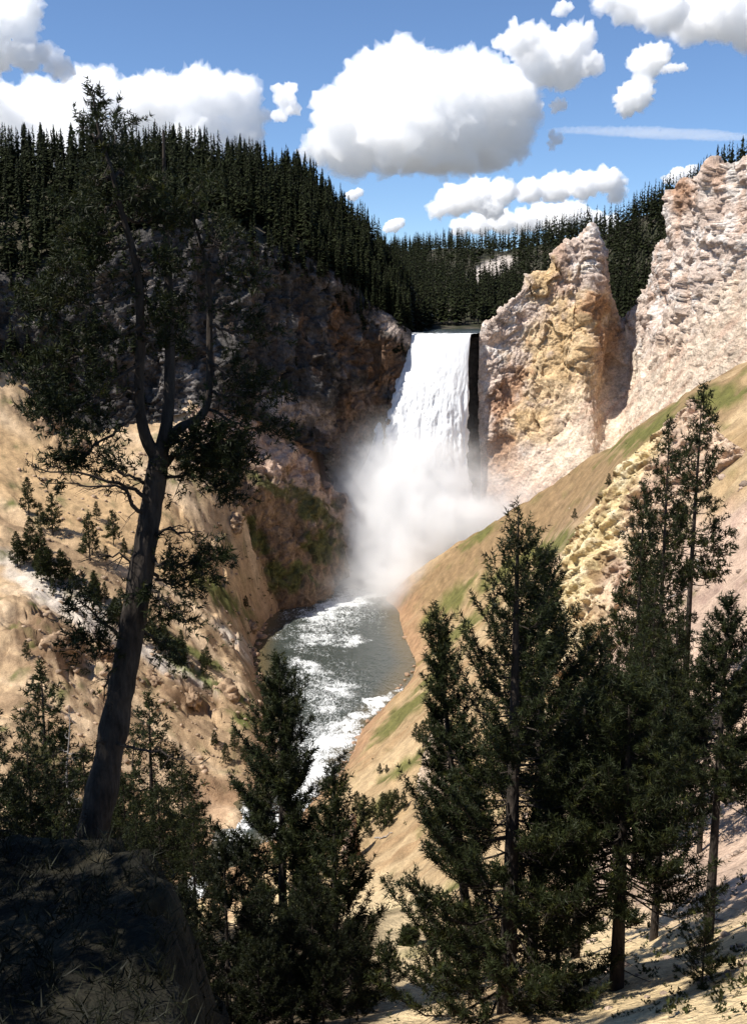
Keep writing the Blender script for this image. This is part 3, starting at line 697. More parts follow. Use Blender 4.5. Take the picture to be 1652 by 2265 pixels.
V = V + N * (amp * (0.55 * (st - .4) + 1.3 * lum * (0.3 + zz)))[..., None]
V[..., 0] += (1 - ed) * amp * 1.2 * fbm(V * np.array([1, 1, .4]) / 2.5 + 11, 4) * np.where(u < .5, -1, 1)
o = obj('waterfall', mesh_data('waterfall', V.reshape(-1, 3), grid_faces(*V.shape[:2]), M_FALLS))
tag(o, 'tall white waterfall plunging between the dark and the pale cliffs', 'waterfall')
print('water', time.time() - T0)

# spray
def mist_mat(blobs, dens):
    m, t, out = newmat('spray_mist'); L = t.links.new
    geo = node(t, 'ShaderNodeNewGeometry'); tot = None
    for c, s, a in blobs:
        sb = node(t, 'ShaderNodeVectorMath', operation='SUBTRACT'); sb.inputs[1].default_value = tuple(c); L(geo.outputs['Position'], sb.inputs[0])
        dv = node(t, 'ShaderNodeVectorMath', operation='DIVIDE'); dv.inputs[1].default_value = tuple(s); L(sb.outputs[0], dv.inputs[0])
        dt = node(t, 'ShaderNodeVectorMath', operation='DOT_PRODUCT'); L(dv.outputs[0], dt.inputs[0]); L(dv.outputs[0], dt.inputs[1])
        ng = node(t, 'ShaderNodeMath', operation='MULTIPLY'); ng.inputs[1].default_value = -1; L(dt.outputs['Value'], ng.inputs[0])
        ex = node(t, 'ShaderNodeMath', operation='EXPONENT'); L(ng.outputs[0], ex.inputs[0])
        mu = node(t, 'ShaderNodeMath', operation='MULTIPLY'); mu.inputs[1].default_value = a; L(ex.outputs[0], mu.inputs[0])
        if tot is None: tot = mu.outputs[0]
        else:
            ad = node(t, 'ShaderNodeMath', operation='ADD'); L(tot, ad.inputs[0]); L(mu.outputs[0], ad.inputs[1]); tot = ad.outputs[0]
    nz = node(t, 'ShaderNodeTexNoise'); nz.inputs['Scale'].default_value = 0.11; nz.inputs['Detail'].default_value = 4; nz.inputs['Roughness'].default_value = .6
    L(geo.outputs['Position'], nz.inputs['Vector'])
    mr = node(t, 'ShaderNodeMapRange'); mr.inputs[1].default_value = .32; mr.inputs[2].default_value = .68; mr.inputs[3].default_value = .15; mr.inputs[4].default_value = 1.85
    L(nz.outputs['Fac'], mr.inputs[0])
    mu = node(t, 'ShaderNodeMath', operation='MULTIPLY'); L(tot, mu.inputs[0]); L(mr.outputs[0], mu.inputs[1])
    m2 = node(t, 'ShaderNodeMath', operation='MULTIPLY'); m2.inputs[1].default_value = dens; L(mu.outputs[0], m2.inputs[0])
    v = node(t, 'ShaderNodeVolumePrincipled'); v.inputs['Color'].default_value = (.97, .97, .97, 1); v.inputs['Anisotropy'].default_value = 0.0
    L(m2.outputs[0], v.inputs['Density']); L(v.outputs[0], out.inputs['Volume'])
    return m
BL = [(pt(905, 1120, 426), (18, 8, 17), 1.3), (pt(880, 1215, 424), (17, 9, 12), 1.0), (pt(820, 1090, 430), (7, 6, 12), .5), (pt(985, 1170, 424), (14, 8, 9), .7), (pt(1060, 1150, 418), (12, 8, 6), .35), (pt(1080, 1120, 412), (22, 10, 11), .05), (pt(930, 1300, 405), (26, 14, 10), .13), (pt(890, 1345, 395), (18, 9, 7), .07), (pt(760, 1180, 424), (9, 7, 14), .05), (pt(850, 1260, 420), (12, 8, 5), .5)]
b0 = np.array([-55, 378, 0.2]); b1 = np.array([95, 433.0, 75])
bv = np.array([[a, b, c] for a in (0, 1) for b in (0, 1) for c in (0, 1)]) * (b1 - b0) + b0
o = obj('mist', mesh_data('mist', bv, np.array([[0, 1, 3, 2], [4, 6, 7, 5], [0, 4, 5, 1], [2, 3, 7, 6], [0, 2, 6, 4], [1, 5, 7, 3]]), mist_mat(BL, 0.75), smooth=False))
tag(o, 'white spray billowing from the foot of the waterfall', 'mist', kind='stuff')

# ------------------------------------------------------------------ tree building blocks
class Wood:
    def __init__(s): s.V = []; s.F = []; s.n = 0
    def tube(s, P, rad, k=6):
        P = np.asarray(P, float); rad = np.asarray(rad, float); m = len(P)
        T = np.gradient(P, axis=0); T /= np.maximum(np.linalg.norm(T, axis=1), 1e-9)[:, None]
        ref = np.array([0, 0, 1.0]) if abs(T[0, 2]) < 0.8 else np.array([1.0, 0, 0])
        A = np.cross(T, ref); A /= np.maximum(np.linalg.norm(A, axis=1), 1e-9)[:, None]; B = np.cross(T, A)
        th = np.arange(k) * 2 * pi / k
        V = P[:, None] + rad[:, None, None] * (np.cos(th)[None, :, None] * A[:, None] + np.sin(th)[None, :, None] * B[:, None])
        a = np.arange(m * k).reshape(m, k); b = np.roll(a, -1, 1)
        F = np.stack([a[:-1], b[:-1], b[1:], a[1:]], -1).reshape(-1, 4) + s.n
        s.V.append(V.reshape(-1, 3)); s.F.append(F); s.n += m * k
    def mesh(s, name, mat):
        return mesh_data(name, np.concatenate(s.V), np.concatenate(s.F), mat, col=None)
def curve(P, n):
    return catmull(np.asarray(P, float), n, 0)
def blades(c, d, s, tint, k, w, r, spread=0.9, ln=0.42):
    """needle shoots: k thin triangles round each shoot"""
    n = len(c); c = np.repeat(c, k, 0); d = np.repeat(d, k, 0); s_ = np.repeat(s, k)[:, None]; tint = np.repeat(tint, k, 0)
    a = r.uniform(0, 1, (n * k, 1))
    pr = r.normal(size=(n * k, 3)); pr -= d * np.sum(pr * d, 1, keepdims=True); pr /= np.maximum(np.linalg.norm(pr, axis=1, keepdims=True), 1e-6)
    bd = d * r.uniform(0.35, 0.9, (n * k, 1)) + pr * spread; bd /= np.linalg.norm(bd, axis=1, keepdims=True)
    b = c + d * s_ * a * 0.75; L = s_ * ln * r.uniform(0.7, 1.2, (n * k, 1))
    wv = np.cross(bd, r.normal(size=(n * k, 3))); wv /= np.maximum(np.linalg.norm(wv, axis=1, keepdims=True), 1e-6); wv *= s_ * w
    V = np.stack([b - wv, b + wv, b + bd * L], 1).reshape(-1, 3)
    t = tint * r.uniform(0.75, 1.25, (n * k, 1)); t = np.repeat(t, 3, 0)
    return V, np.arange(len(V)).reshape(-1, 3), t
def needle_tints(n, r, dark=1.0, top=None):
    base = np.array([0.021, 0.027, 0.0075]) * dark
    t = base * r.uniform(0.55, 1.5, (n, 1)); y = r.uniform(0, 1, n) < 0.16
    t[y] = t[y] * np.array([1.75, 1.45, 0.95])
    return t
def pine(h, a, p, crown, seed, size=0.3, nb=110, k=26, tw=7, r0=None, lean=(0, 0), dark=1.0, dead=10, bw=0.045, up=0.5, sparse=0.0, brush=False, lmax=9.0):
    """a pine: trunk mesh and crown mesh. branch length a*s**p at depth s below the top, foliage over the upper `crown` metres"""
    r = np.random.default_rng(seed); r0 = r0 or 0.012 * h + 0.02
    n = 22; zz = np.linspace(0, 1, n); wob = 0.012 * h
    ph = r.uniform(0, 6, 4)
    TP = np.stack([lean[0] * zz + wob * np.sin(zz * 3 + ph[0]) * zz * (1 - zz), lean[1] * zz + wob * np.sin(zz * 3.5 + ph[1]) * zz * (1 - zz), h * zz], -1)
    TR = r0 * (1 - zz) ** 0.8 + 0.008
    tr = Wood(); tr.tube(TP, TR, 9)
    at = lambda z: np.array([np.interp(z, TP[:, 2], TP[:, i]) for i in range(3)])
    br = Wood(); cs, ds, ss = [], [], []
    def shoots(P0, d, m, sz):
        for _ in range(m):
            dd = d + r.normal(size=3) * 0.5 + np.array([0, 0, 0.35]); dd /= np.linalg.norm(dd)
            cs.append(P0 + r.normal(size=3) * sz * 0.18); ds.append(dd); ss.append(sz * r.uniform(0.7, 1.25))
    # leader
    for q in np.linspace(0, 0.5 if crown > 2 else 0.25, 7):
        shoots(at(h - q), np.array([0, 0, 1.0]), 2, size)
    sdepth = (np.linspace(0.03, 1, nb) ** 0.8) * crown
    az = 0
    for i, s in enumerate(sdepth):
        az += 2.399 + r.normal() * 0.5
        if r.uniform() < sparse: continue
        s = s + r.normal() * 0.12
        s = max(s, 0.15); L = min(a * s ** p, lmax) * r.uniform(0.62, 1.22)
        if r.uniform() < 0.07: L *= 1.3
        z = h - s; o = at(z); f = s / crown
        el = up * (1 - f) + 0.12 * r.normal() - 0.12 * f
        u = np.array([cos(az), sin(az), 0])
        tip = o + u * L * cos(el) + np.array([0, 0, L * (sin(el) + 0.16)])
        mid = o + u * L * 0.55 * cos(el) + np.array([0, 0, L * 0.5 * sin(el) - 0.05 * L]) + np.cross(u, [0, 0, 1]) * r.normal() * 0.06 * L
        if brush: mid = mid - np.array([0, 0, .04 * L]); tip = tip + np.array([0, 0, L * (.10 + .35 * (1 - f))])
        PP = curve([o, mid, tip], 6)
        if brush:
            tg = PP[-1] - PP[3]; tg /= np.linalg.norm(tg)
            for q in np.arange(.15 + .25 * f, 1.02, size * .30 / max(L, .2)):
                pq = np.array([np.interp(q * 5, np.arange(6), PP[:, j]) for j in range(3)])
                dd = tg * .8 + np.array([0, 0, .3]) + r.normal(size=3) * .42; dd /= np.linalg.norm(dd)
                cs.append(pq); ds.append(dd); ss.append(size * r.uniform(.75, 1.2))
        rb = 0.010 + 0.011 * L
        br.tube(PP, np.linspace(rb, 0.006, 6), 4)
        m = max(2, int(tw * L / 1.2 + 1)) + (3 if brush else 0)
        for q in np.linspace(0.28 if f > .3 else 0.12, 1.0, m):
            pq = np.array([np.interp(q * 5, np.arange(6), PP[:, j]) for j in range(3)])
            sd = 1 if r.uniform() < 0.5 else -1
            lt = L * (0.10 + 0.30 * (1 - q)) * r.uniform(0.6, 1.3)
            td = u * 0.75 + sd * np.cross(u, [0, 0, 1]) * r.uniform(0.3, 1.0) + np.array([0, 0, r.uniform(0.0, 0.7)]); td /= np.linalg.norm(td)
            e = pq + td * lt
            if lt > size * 0.6: br.tube(np.array([pq, (pq + e) / 2 + [0, 0, -0.02], e]), [0.008, 0.006, 0.004], 3)
            if brush:
                e = pq + td * max(lt, .22); td2 = td * .6 + tg * .5 + np.array([0, 0, .45]); td2 /= np.linalg.norm(td2); e = pq + td2 * max(lt, .25) * 1.15
                for g in np.arange(.25, 1.05, size * .36 / max(lt, .25)):
                    dd = td2 + r.normal(size=3) * .35; dd /= np.linalg.norm(dd); cs.append(pq + (e - pq) * g); ds.append(dd); ss.append(size * r.uniform(.75, 1.2))
                continue
            shoots(e, td, 3 if q < .98 else 4, size)
            if lt > size * 1.2: shoots((pq + e) / 2, td, 2, size)
    for _ in range(dead):
        z = r.uniform(0.08, max(0.1, 1 - crown / h)) * h if crown < h * .93 else r.uniform(0.05, .3) * h
        az = r.uniform(0, 2 * pi); L = r.uniform(0.3, 1.0) * (0.5 + 0.05 * h); u = np.array([cos(az), sin(az), -0.15])
        o = at(z); br.tube(np.array([o, o + u * L * .5 + [0, 0, -.04 * L], o + u * L]), [0.02, 0.013, 0.004], 4)
    cs, ds, ss = np.array(cs), np.array(ds), np.array(ss)
    tint = needle_tints(len(cs), r, dark)
    BV, BF, BT = blades(cs, ds, ss, tint, k, bw, r)
    WV = np.concatenate(br.V); WF = np.concatenate(br.F)
    V = np.concatenate([BV, WV]); 
    me = mesh_data('crown', V, [BF, WF + len(BV)], [M_NEEDLE, M_BARK], smooth=False, col=np.concatenate([BT, np.full((len(WV), 3), 0.08)]), fmat=np.concatenate([np.zeros(len(BF)), np.ones(len(WF))]))
    return tr.mesh('trunk', M_BARK), me
def plant(name, meshes, loc, rz, sc, label, cat, group=None):
    e = empty(name, loc); e.rotation_euler = (0, 0, rz); e.scale = (sc, sc, sc)
    obj('trunk', meshes[0], e); obj('crown', meshes[1], e)
    return tag(e, label, cat, group)
def ground_at(X, Y):
    return float(zR(np.array([X]), np.array([Y]))[0])
def hit(x, y, zf, Y0, Y1, n=900):
    d = ray(x, y); Ys = np.linspace(Y0, Y1, n); P = np.array([0, 0, CAMZ]) + d * (Ys / d[1])[:, None]
    g = zf(P[:, 0], P[:, 1]); k = np.nonzero(P[:, 2] <= g)[0]
    if not len(k): return None
    q = P[k[0]].copy(); q[2] = g[k[0]]; return q

# ------------------------------------------------------------------ foreground pines on the near slope
PROT = {}
def proto(key):
    if key not in PROT:
        PROT[key] = {
            'olive0': lambda: (16, pine(16, .46, .76, 10.5, 501, size=.5, nb=85, k=13, tw=5, bw=.055, dark=.9)),
            'olive1': lambda: (15, pine(15, .52, .76, 7.5, 502, size=.5, nb=70, k=13, tw=5, bw=.055, dark=.85, dead=16)),
            'olive2': lambda: (16, pine(16, .42, .78, 12, 503, size=.52, nb=85, k=13, tw=5, bw=.055, dark=1.0)),
            'scree0': lambda: (17, pine(17, .31, .8, 14, 511, size=.55, nb=95, k=12, tw=5, bw=.055, dark=.9)),
            'scree1': lambda: (16, pine(16, .36, .78, 9, 512, size=.55, nb=75, k=12, tw=5, bw=.055, sparse=.15, dark=.9)),
            'scree2': lambda: (15, pine(15, .34, .8, 11, 513, size=.55, nb=90, k=12, tw=5, bw=.055, dark=.85)),
            'spruce': lambda: (13, pine(13, .36, .8, 7, 521, size=.38, nb=105, k=18, tw=5, bw=.04, brush=True, dark=.8)),
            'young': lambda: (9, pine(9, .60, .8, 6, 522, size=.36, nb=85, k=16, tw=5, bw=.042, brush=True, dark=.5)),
            'low': lambda: (6, pine(6, .52, .82, 4.5, 523, size=.34, nb=60, k=14, tw=4, bw=.045, brush=True, dark=1.15))}[key]()
    return PROT[key]
def shared(x, ytop, Y, label, key, rz=0, wide=1.0):
    t = pt(x, ytop, Y); g = ground_at(t[0], Y) - .25; H, m = proto(key); sc = (t[2] - g) / H
    e = plant('pine_tree', m, (t[0], Y, g), rz, sc, label, 'pine tree'); e.scale = (sc * wide, sc * wide, sc)
def fore(x, ytop, Y, label, a=0.42, p=0.82, crown=None, seed=1, bx=None, group=None, **kw):
    t = pt(x, ytop, Y); X0 = t[0] if bx is None else pt(bx, 2200, Y)[0]; g = ground_at(X0, Y) - 0.3
    h = t[2] - g; crown = min(crown or h * 0.8, h * 0.95)
    m = pine(h, a, p, crown, seed, lean=(t[0] - X0, 0), **kw)
    e = plant('pine_tree', m, (X0, Y, g), 0, 1, label, 'pine tree', group)
    print('pine', x, ytop, 'h %.1f ground %.1f' % (h, g))
    return e
fore(1147, 1128, 24, 'large dark pine with pointed top and long low branches before the yellow crag', a=0.37, crown=13.5, seed=11, nb=165, k=15, tw=6, size=0.34, r0=0.24, brush=True, bw=.04, dark=.85)
fore(966, 1350, 27, 'slender pine with a narrow pointed top pressed against the large pointed pine', a=0.27, p=0.6, seed=12, nb=130, size=0.32, crown=7, bx=1050, k=18, brush=True, bw=.04, tw=6, dark=.85)
shared(1205, 1225, 29, 'pine with a rounded shoulder half hidden behind the large pointed pine', 'spruce', 0.5, 1)
shared(1300, 1395, 34, 'dense dark pine between the large pointed pine and the scree', 'spruce', 2.1, 1)
fore(1395, 1500, 24, 'broad bushy pine with a bare grey lower trunk above the yellow sand', a=0.62, p=0.75, seed=15, nb=187, size=0.34, crown=5.6, lmax=2.0, r0=.19, dead=22, k=12, brush=True, bw=.04, tw=6, dark=.85)
shared(1478, 1440, 33, 'dense spruce-like pine standing behind the broad bushy pine', 'spruce', 3.6, 1)
shared(1612, 1330, 28, 'tall green pine rising beside the scree of the pink slope', 'spruce', 5, 1.1)
fore(618, 1458, 33, 'straight tall pine standing in front of the river bend', a=0.42, p=0.72, seed=21, nb=168, size=0.40, crown=10, lmax=1.6, r0=0.2, k=17, brush=True, bw=.04, tw=6, dark=.85)
fore(740, 1708, 31, 'narrow pine standing between the straight tall pine and the sandy slope', a=0.33, p=0.8, seed=22, nb=131, size=0.38, crown=8.5, lmax=1.6, k=16, brush=True, bw=.04, tw=6, dark=.85)
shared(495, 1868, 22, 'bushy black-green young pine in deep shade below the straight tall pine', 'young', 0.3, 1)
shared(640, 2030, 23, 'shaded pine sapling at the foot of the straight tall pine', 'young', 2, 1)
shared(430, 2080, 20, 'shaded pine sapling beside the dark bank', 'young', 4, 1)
shared(860, 2085, 36, 'small bright green pine on the sandy slope', 'low', 0.4, 1)
fore(905, 2062, 44, 'thin sparse young pine with a bare stem on the sandy slope', a=0.3, p=0.6, seed=27, nb=37, size=0.34, crown=1.6, dark=1.2, brush=True, bw=.04, tw=6)
shared(965, 2040, 33, 'low green pine under the long low branches of the large pointed pine', 'low', 1.4, 1)
shared(1060, 2000, 27, 'low pine at the foot of the large pointed pine', 'low', 2.4, 1)
shared(1240, 1990, 26, 'low dark pine between the large pointed pine and the bare grey trunk', 'low', 3.4, 1)
shared(1560, 2035, 21, 'low green pine on the yellow sand beside the bare grey trunk', 'low', 4.4, 1)
shared(815, 2100, 40, 'thin young pine at the edge of the pale sandy slope', 'low', 5.4, 0.6)
shared(570, 2085, 20, 'black-green sapling in deep shade between the bushy young pine and the river', 'young', 1.1, 1)
shared(715, 2100, 22, 'dark young pine at the foot of the narrow pine', 'young', 5.2, 1)
shared(330, 2120, 17, 'shaded sapling growing against the black bank', 'young', 3.1, .9)
shared(790, 2170, 26, 'short dark pine at the lower edge of the pale sand', 'young', .9, .8)
shared(565, 1985, 25, 'dark pine filling the shade between the bushy young pine and the straight tall pine', 'young', 2.7, 1)
shared(690, 1950, 26, 'dark pine between the straight tall pine and the narrow pine', 'young', 4.4, 1)
shared(775, 2040, 28, 'dark young pine beside the narrow pine on the edge of the sand', 'young', .2, 1)
shared(400, 1960, 24, 'black-green pine in front of the white rapids', 'young', 3.3, .8)
shared(235, 1630, 61, 'olive pine with its top beside the leaning trunk', 'olive2', .8, 1)
shared(402, 1690, 57, 'dark olive pine on the brow above the river', 'olive0', 2.8, 1)
shared(118, 1650, 53, 'olive pine directly behind the grey dead snag', 'olive0', 4.1, 1)
shared(300, 1790, 45, 'thick olive pine under the open pine', 'olive2', 5.0, 1)
# pines below the leaning pine
for i, (x, yt, Y, kw, lab) in enumerate([
    (92, 1478, 62, dict(crown=12, a=.42), 'tall olive pine next to the grey dead snag'),
    (60, 1640, 50, dict(crown=9, a=.5), 'broad pine in front of the grey dead snag'),
    (185, 1668, 58, dict(crown=9, a=.46), 'pine behind the foot of the leaning pine'),
    (330, 1545, 60, dict(crown=11, a=.5), 'broad dark pine standing behind the leaning trunk'),
    (272, 1720, 52, dict(crown=8, a=.5), 'open pine with drooping dead twigs behind the leaning trunk'),
    (350, 1740, 47, dict(crown=6, a=.55, lmax=2.2), 'pine with a long bare trunk standing against the white rapids'),
    (425, 1760, 45, dict(crown=8, a=.42), 'slim pine with a straight stem against the white rapids'),
    (232, 1850, 40, dict(crown=6, a=.5), 'low shaded pine behind the dark bank'),
    (-30, 1560, 48, dict(crown=10, a=.5), 'shaded pine at the edge of the dark bank'),
    (140, 1800, 44, dict(crown=7, a=.55), 'dim green pine rising over the dark bank')]):
    shared(x, yt, Y, lab, 'olive%d' % [2, 0, 0, 2, 1, 1, 0, 1, 2, 0][i], i * 1.9, [1, 1.15, 1, 1.15, 1, 1, .85, 1, 1, 1.1][i])
# pines on the scree behind
for i, (x, yt, Y, kw, lab) in enumerate([
    (1480, 935, 78, dict(crown=14, a=.30), 'tall narrow dark pine in front of the yellow crag'),
    (1552, 862, 84, dict(crown=9, a=.34, sparse=.2), 'tall thin pine with open branches reaching above the yellow crag'),
    (1425, 1085, 74, dict(crown=11, a=.33), 'dark pine leaning on the lower edge of the yellow crag'),
    (1450, 1250, 62, dict(crown=10, a=.33), 'slim pine among the pink scree below the crag'),
    (1330, 1375, 66, dict(crown=7, a=.4), 'short pine at the broken foot of the yellow crag'),
    (1500, 1330, 50, dict(crown=10, a=.34), 'slender dark spruce below the pink scree'),
    (1425, 1400, 46, dict(crown=9, a=.34), 'narrow dark spruce between the bushy pine and the scree'),
    (1575, 1400, 44, dict(crown=10, a=.36), 'dark spruce beside the tall green pine')]):
    shared(x, yt, Y, lab, 'scree%d' % [0, 1, 2, 0, 1, 0, 2, 2][i], i * 2.3, [.72, .8, .75, .8, 1, .75, .8, .9][i])
print('fore trees', time.time() - T0)

# ------------------------------------------------------------------ the leaning pine
def leaning_pine():
    r = np.random.default_rng(5)
    e = empty('leaning_pine', pt(195, 1920, 16.0))
    tag(e, 'tall dark leaning pine forking into three stems with one bare dead top', 'pine tree')
    o0 = np.array(e.location)
    def W(path): return np.array([pt(*q) for q in path]) - o0
    def wpx(w, Y): return np.asarray(w) / FP * Y / 2
    tr = Wood(); P = W([(190, 1960, 16), (205, 1850, 16), (232, 1720, 16.1), (262, 1560, 16.3), (288, 1420, 16.4), (312, 1270, 16.5), (334, 1130, 16.6), (350, 1030, 16.7), (356, 985, 16.7)])
    wd = np.array([90, 78, 70, 65, 61, 57, 52, 50, 40.0])
    n = 40; PP = curve(P, n); rr = np.interp(np.linspace(0, 8, n), np.arange(9), wpx(wd, 16.4)) * (1 + 0.06 * r.normal(size=n))
    tr.tube(PP, rr, 16); obj('trunk', tr.mesh('trunk', M_BARK), e)
    cs, ds, ss = [], [], []
    size = 0.26
    def shoots(p0, d, m):
        for _ in range(m):
            dd = d + r.normal(size=3) * .55 + np.array([0, 0, .3]); dd /= np.linalg.norm(dd)
            cs.append(p0 + r.normal(size=3) * .07); ds.append(dd); ss.append(size * r.uniform(.6, 1.15))
    leads = [([(352, 1010, 16.7), (370, 930, 16.7), (376, 800, 16.8), (374, 650, 16.9), (368, 520, 16.9), (364, 400, 17), (362, 288, 17)], [34, 28, 24, 20, 14, 9, 5]),
             ([(350, 1015, 16.7), (322, 965, 16.6), (308, 880, 16.5), (311, 760, 16.4), (308, 640, 16.3), (296, 560, 16.2), (270, 470, 16.1), (248, 380, 16), (222, 300, 16), (205, 205, 16)], [34, 27, 22, 20, 18, 15, 12, 9, 7, 3]),
             ([(362, 985, 16.7), (400, 945, 16.9), (445, 920, 17.1), (462, 870, 17.2), (464, 750, 17.3), (462, 620, 17.3), (440, 520, 17.2), (412, 440, 17.1)], [26, 22, 20, 18, 15, 11, 7, 3])]
    tws = Wood(); LD = []
    for path, wd in leads:
        b = Wood(); P = W(path); n = 36; PP = curve(P, n); b.tube(PP, np.interp(np.linspace(0, len(wd) - 1, n), np.arange(len(wd)), wpx(wd, 16.6)), 9)
        obj('stem', b.mesh('stem', M_BARK), e); LD.append(PP)
    def limb(path, w, bare=False, m=9, tl=0.5, den=3, dead=False):
        P = W(path); PP = curve(P, 14); b = Wood()
        wig = r.normal(size=(14, 3)) * .025; wig[0] = 0; PP = PP + wig
        b.tube(PP, np.linspace(wpx(w, 16.5), .006, 14), 6)
        L = np.linalg.norm(PP[-1] - PP[0]); T = PP[-1] - PP[0]; T /= max(L, 1e-6)
        for q in np.linspace(.25, 1, m):
            pq = np.array([np.interp(q * 13, np.arange(14), PP[:, j]) for j in range(3)])
            for sd in (-1, 1):
                if r.uniform() < .2: continue
                td = T * r.uniform(.3, .9) + r.normal(size=3) * .55 + np.array([0, 0, .25 if not bare else -.05]); td /= np.linalg.norm(td)
                lt = tl * r.uniform(.4, 1.1) * (1.15 - .6 * q); ee = pq + td * lt
                mid = (pq + ee) / 2 + r.normal(size=3) * .04
                b.tube(np.array([pq, mid, ee]), [.010, .007, .003], 4)
                if bare:
                    for _ in range(3):
                        q2 = pq + (ee - pq) * r.uniform(.3, 1); b.tube(np.array([q2, q2 + (td + r.normal(size=3) * .7) * lt * .4]), [.005, .002], 3)
                else:
                    shoots(ee, td, den)
                    shoots(mid, td, max(1, den - 1))
                    for _ in range(2):
                        q2 = pq + (ee - pq) * r.uniform(.3, 1); e2 = q2 + (td + r.normal(size=3) * .7) * lt * .45
                        b.tube(np.array([q2, e2]), [.006, .003], 3); shoots(e2, td, 2)
        obj('branch', b.mesh('branch', M_DEAD if dead else M_BARK), e)
    # foliage-bearing limbs along the living left stem and its leaning top
    for y0, x0, dx, dy, m in [(330, 235, 30, -40, 4), (300, 222, -30, -20, 3), (385, 250, 55, -35, 6), (380, 248, -50, 10, 5), (430, 262, 70, -20, 7), (440, 262, -85, 40, 7), (480, 275, 80, 0, 7), (490, 278, -110, 40, 8),
                              (540, 290, -150, 60, 9), (560, 296, 90, 20, 7), (600, 303, -200, 60, 10), (650, 308, -230, 20, 11), (640, 308, 60, 60, 6), (720, 311, -250, 100, 12), (740, 311, 70, 40, 6), (800, 310, -200, 130, 11), (860, 308, -230, 60, 11), (900, 309, -170, 140, 9)]:
        limb([(x0, y0, 16.2), (x0 + dx * .5, y0 + dy * .5 + 12, 16.2 + r.uniform(-.6, .6)), (x0 + dx, y0 + dy, 16.2 + r.uniform(-1.2, 1.2))], 9, m=m, tl=.42, den=3)
    # top tufts
    for y in range(205, 330, 9):
        p0 = np.array([np.interp(y, [205, 300, 380], [205, 222, 248]), y]); q = pt(p0[0], y, 16) - o0
        shoots(q, np.array([r.normal() * .5, r.normal() * .5, .6]), 3)
    # right stem foliage
    for y0, x0, dx, dy, m in [(450, 415, 40, -30, 4), (500, 434, -60, -30, 5), (540, 447, 70, -10, 5), (600, 458, 90, 10, 6), (660, 462, -70, 30, 5), (720, 464, 110, 10, 6), (800, 464, 90, 40, 6), (870, 461, 140, 0, 8), (900, 450, 160, 60, 8)]:
        limb([(x0, y0, 17.2), (x0 + dx * .5, y0 + dy * .5 + 10, 17.2 + r.uniform(-.6, .6)), (x0 + dx, y0 + dy, 17.2 + r.uniform(-1, 1))], 9, m=m, tl=.4, den=2)
    # clumps round the fork and below
    for path, m in [([(365, 1010, 16.7), (430, 1010, 16.6), (520, 1040, 16.4)], 12), ([(352, 1060, 16.7), (420, 1050, 16.9), (500, 1090, 17.1)], 11), ([(350, 1040, 16.7), (440, 985, 17), (540, 1030, 17.2)], 12), ([(360, 990, 16.7), (440, 960, 16.4), (500, 985, 16.2)], 9),
                    ([(330, 1240, 16.5), (390, 1250, 16.3), (470, 1240, 16.1)], 10), ([(325, 1260, 16.5), (370, 1290, 16.8), (420, 1290, 17)], 8), ([(322, 1290, 16.5), (360, 1330, 16.2), (400, 1360, 16)], 6), ([(345, 1075, 16.7), (280, 1050, 16.4), (220, 1020, 16.2)], 6),
                    ([(300, 1380, 16.4), (350, 1420, 16.8), (390, 1440, 17)], 6), ([(285, 1450, 16.4), (240, 1440, 16.1), (190, 1420, 15.9)], 7), ([(285, 1440, 16.4), (230, 1370, 16.1), (170, 1330, 15.9)], 5)]:
        limb(path, 11, m=m, tl=.45, den=3)
    # bare dead limbs
    for path, w, m in [([(340, 1125, 16.6), (305, 1090, 16.4), (250, 1065, 16.2), (150, 1045, 16), (70, 1030, 15.8)], 13, 12), ([(335, 1140, 16.6), (300, 1130, 16.3), (270, 1080, 16.1), (200, 1075, 15.9), (110, 1068, 15.8)], 12, 10), ([(338, 1185, 16.5), (380, 1170, 16.3), (430, 1185, 16.2)], 9, 7),
                       ([(318, 1265, 16.5), (260, 1225, 16.3), (200, 1230, 16.2)], 7, 6), ([(280, 1470, 16.4), (245, 1490, 16.1), (235, 1540, 15.9), (250, 1560, 15.9)], 9, 5), ([(240, 1660, 16.1), (220, 1640, 15.9), (205, 1660, 15.8)], 6, 4), ([(245, 1640, 16.1), (330, 1660, 15.7), (440, 1690, 15.4)], 8, 9), ([(215, 1790, 16), (190, 1800, 15.8), (185, 1830, 15.7)], 6, 3)]:
        limb(path, w, bare=True, m=m, tl=.4)
    cs_, ds_, ss_ = np.array(cs), np.array(ds), np.array(ss)
    V, F, Tn = blades(cs_, ds_, ss_, needle_tints(len(cs_), r, .8), 17, .045, r)
    obj('crown', mesh_data('crown', V, F, M_NEEDLE, smooth=False, col=Tn), e)
    print('leaning shoots', len(cs_))
leaning_pine()

# near bank, its tree shade put into the near-black soil colour
x, y = np.meshgrid(np.linspace(-14, 1.5, 110), np.linspace(5, 19, 100))
edge = np.interp(y, [5, 10, 14, 19], [-1.6, -2.15, -3.3, -6.5])
z = 102.7 - 0.12 * (y - 10) + 0.25 * fbm(np.stack([x / 2, y / 2, 0 * x], -1), 5) - 0.10 * np.maximum(-x - 4, 0)
z = z - np.clip(x - edge + 0.5 * fbm(np.stack([x, y, 0 * x + 5], -1), 3), 0, None) * 2.6 - np.clip(y - 15.2, 0, None) * 1.6
V = np.stack([x, y, z], -1); n2 = fbm(V / 1.2, 4)
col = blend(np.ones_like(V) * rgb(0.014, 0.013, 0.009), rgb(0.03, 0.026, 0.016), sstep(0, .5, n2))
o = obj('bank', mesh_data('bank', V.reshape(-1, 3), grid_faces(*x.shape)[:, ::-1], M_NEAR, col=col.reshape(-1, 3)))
tag(o, 'black shaded earth bank under the leaning pine', 'bank', kind='structure')

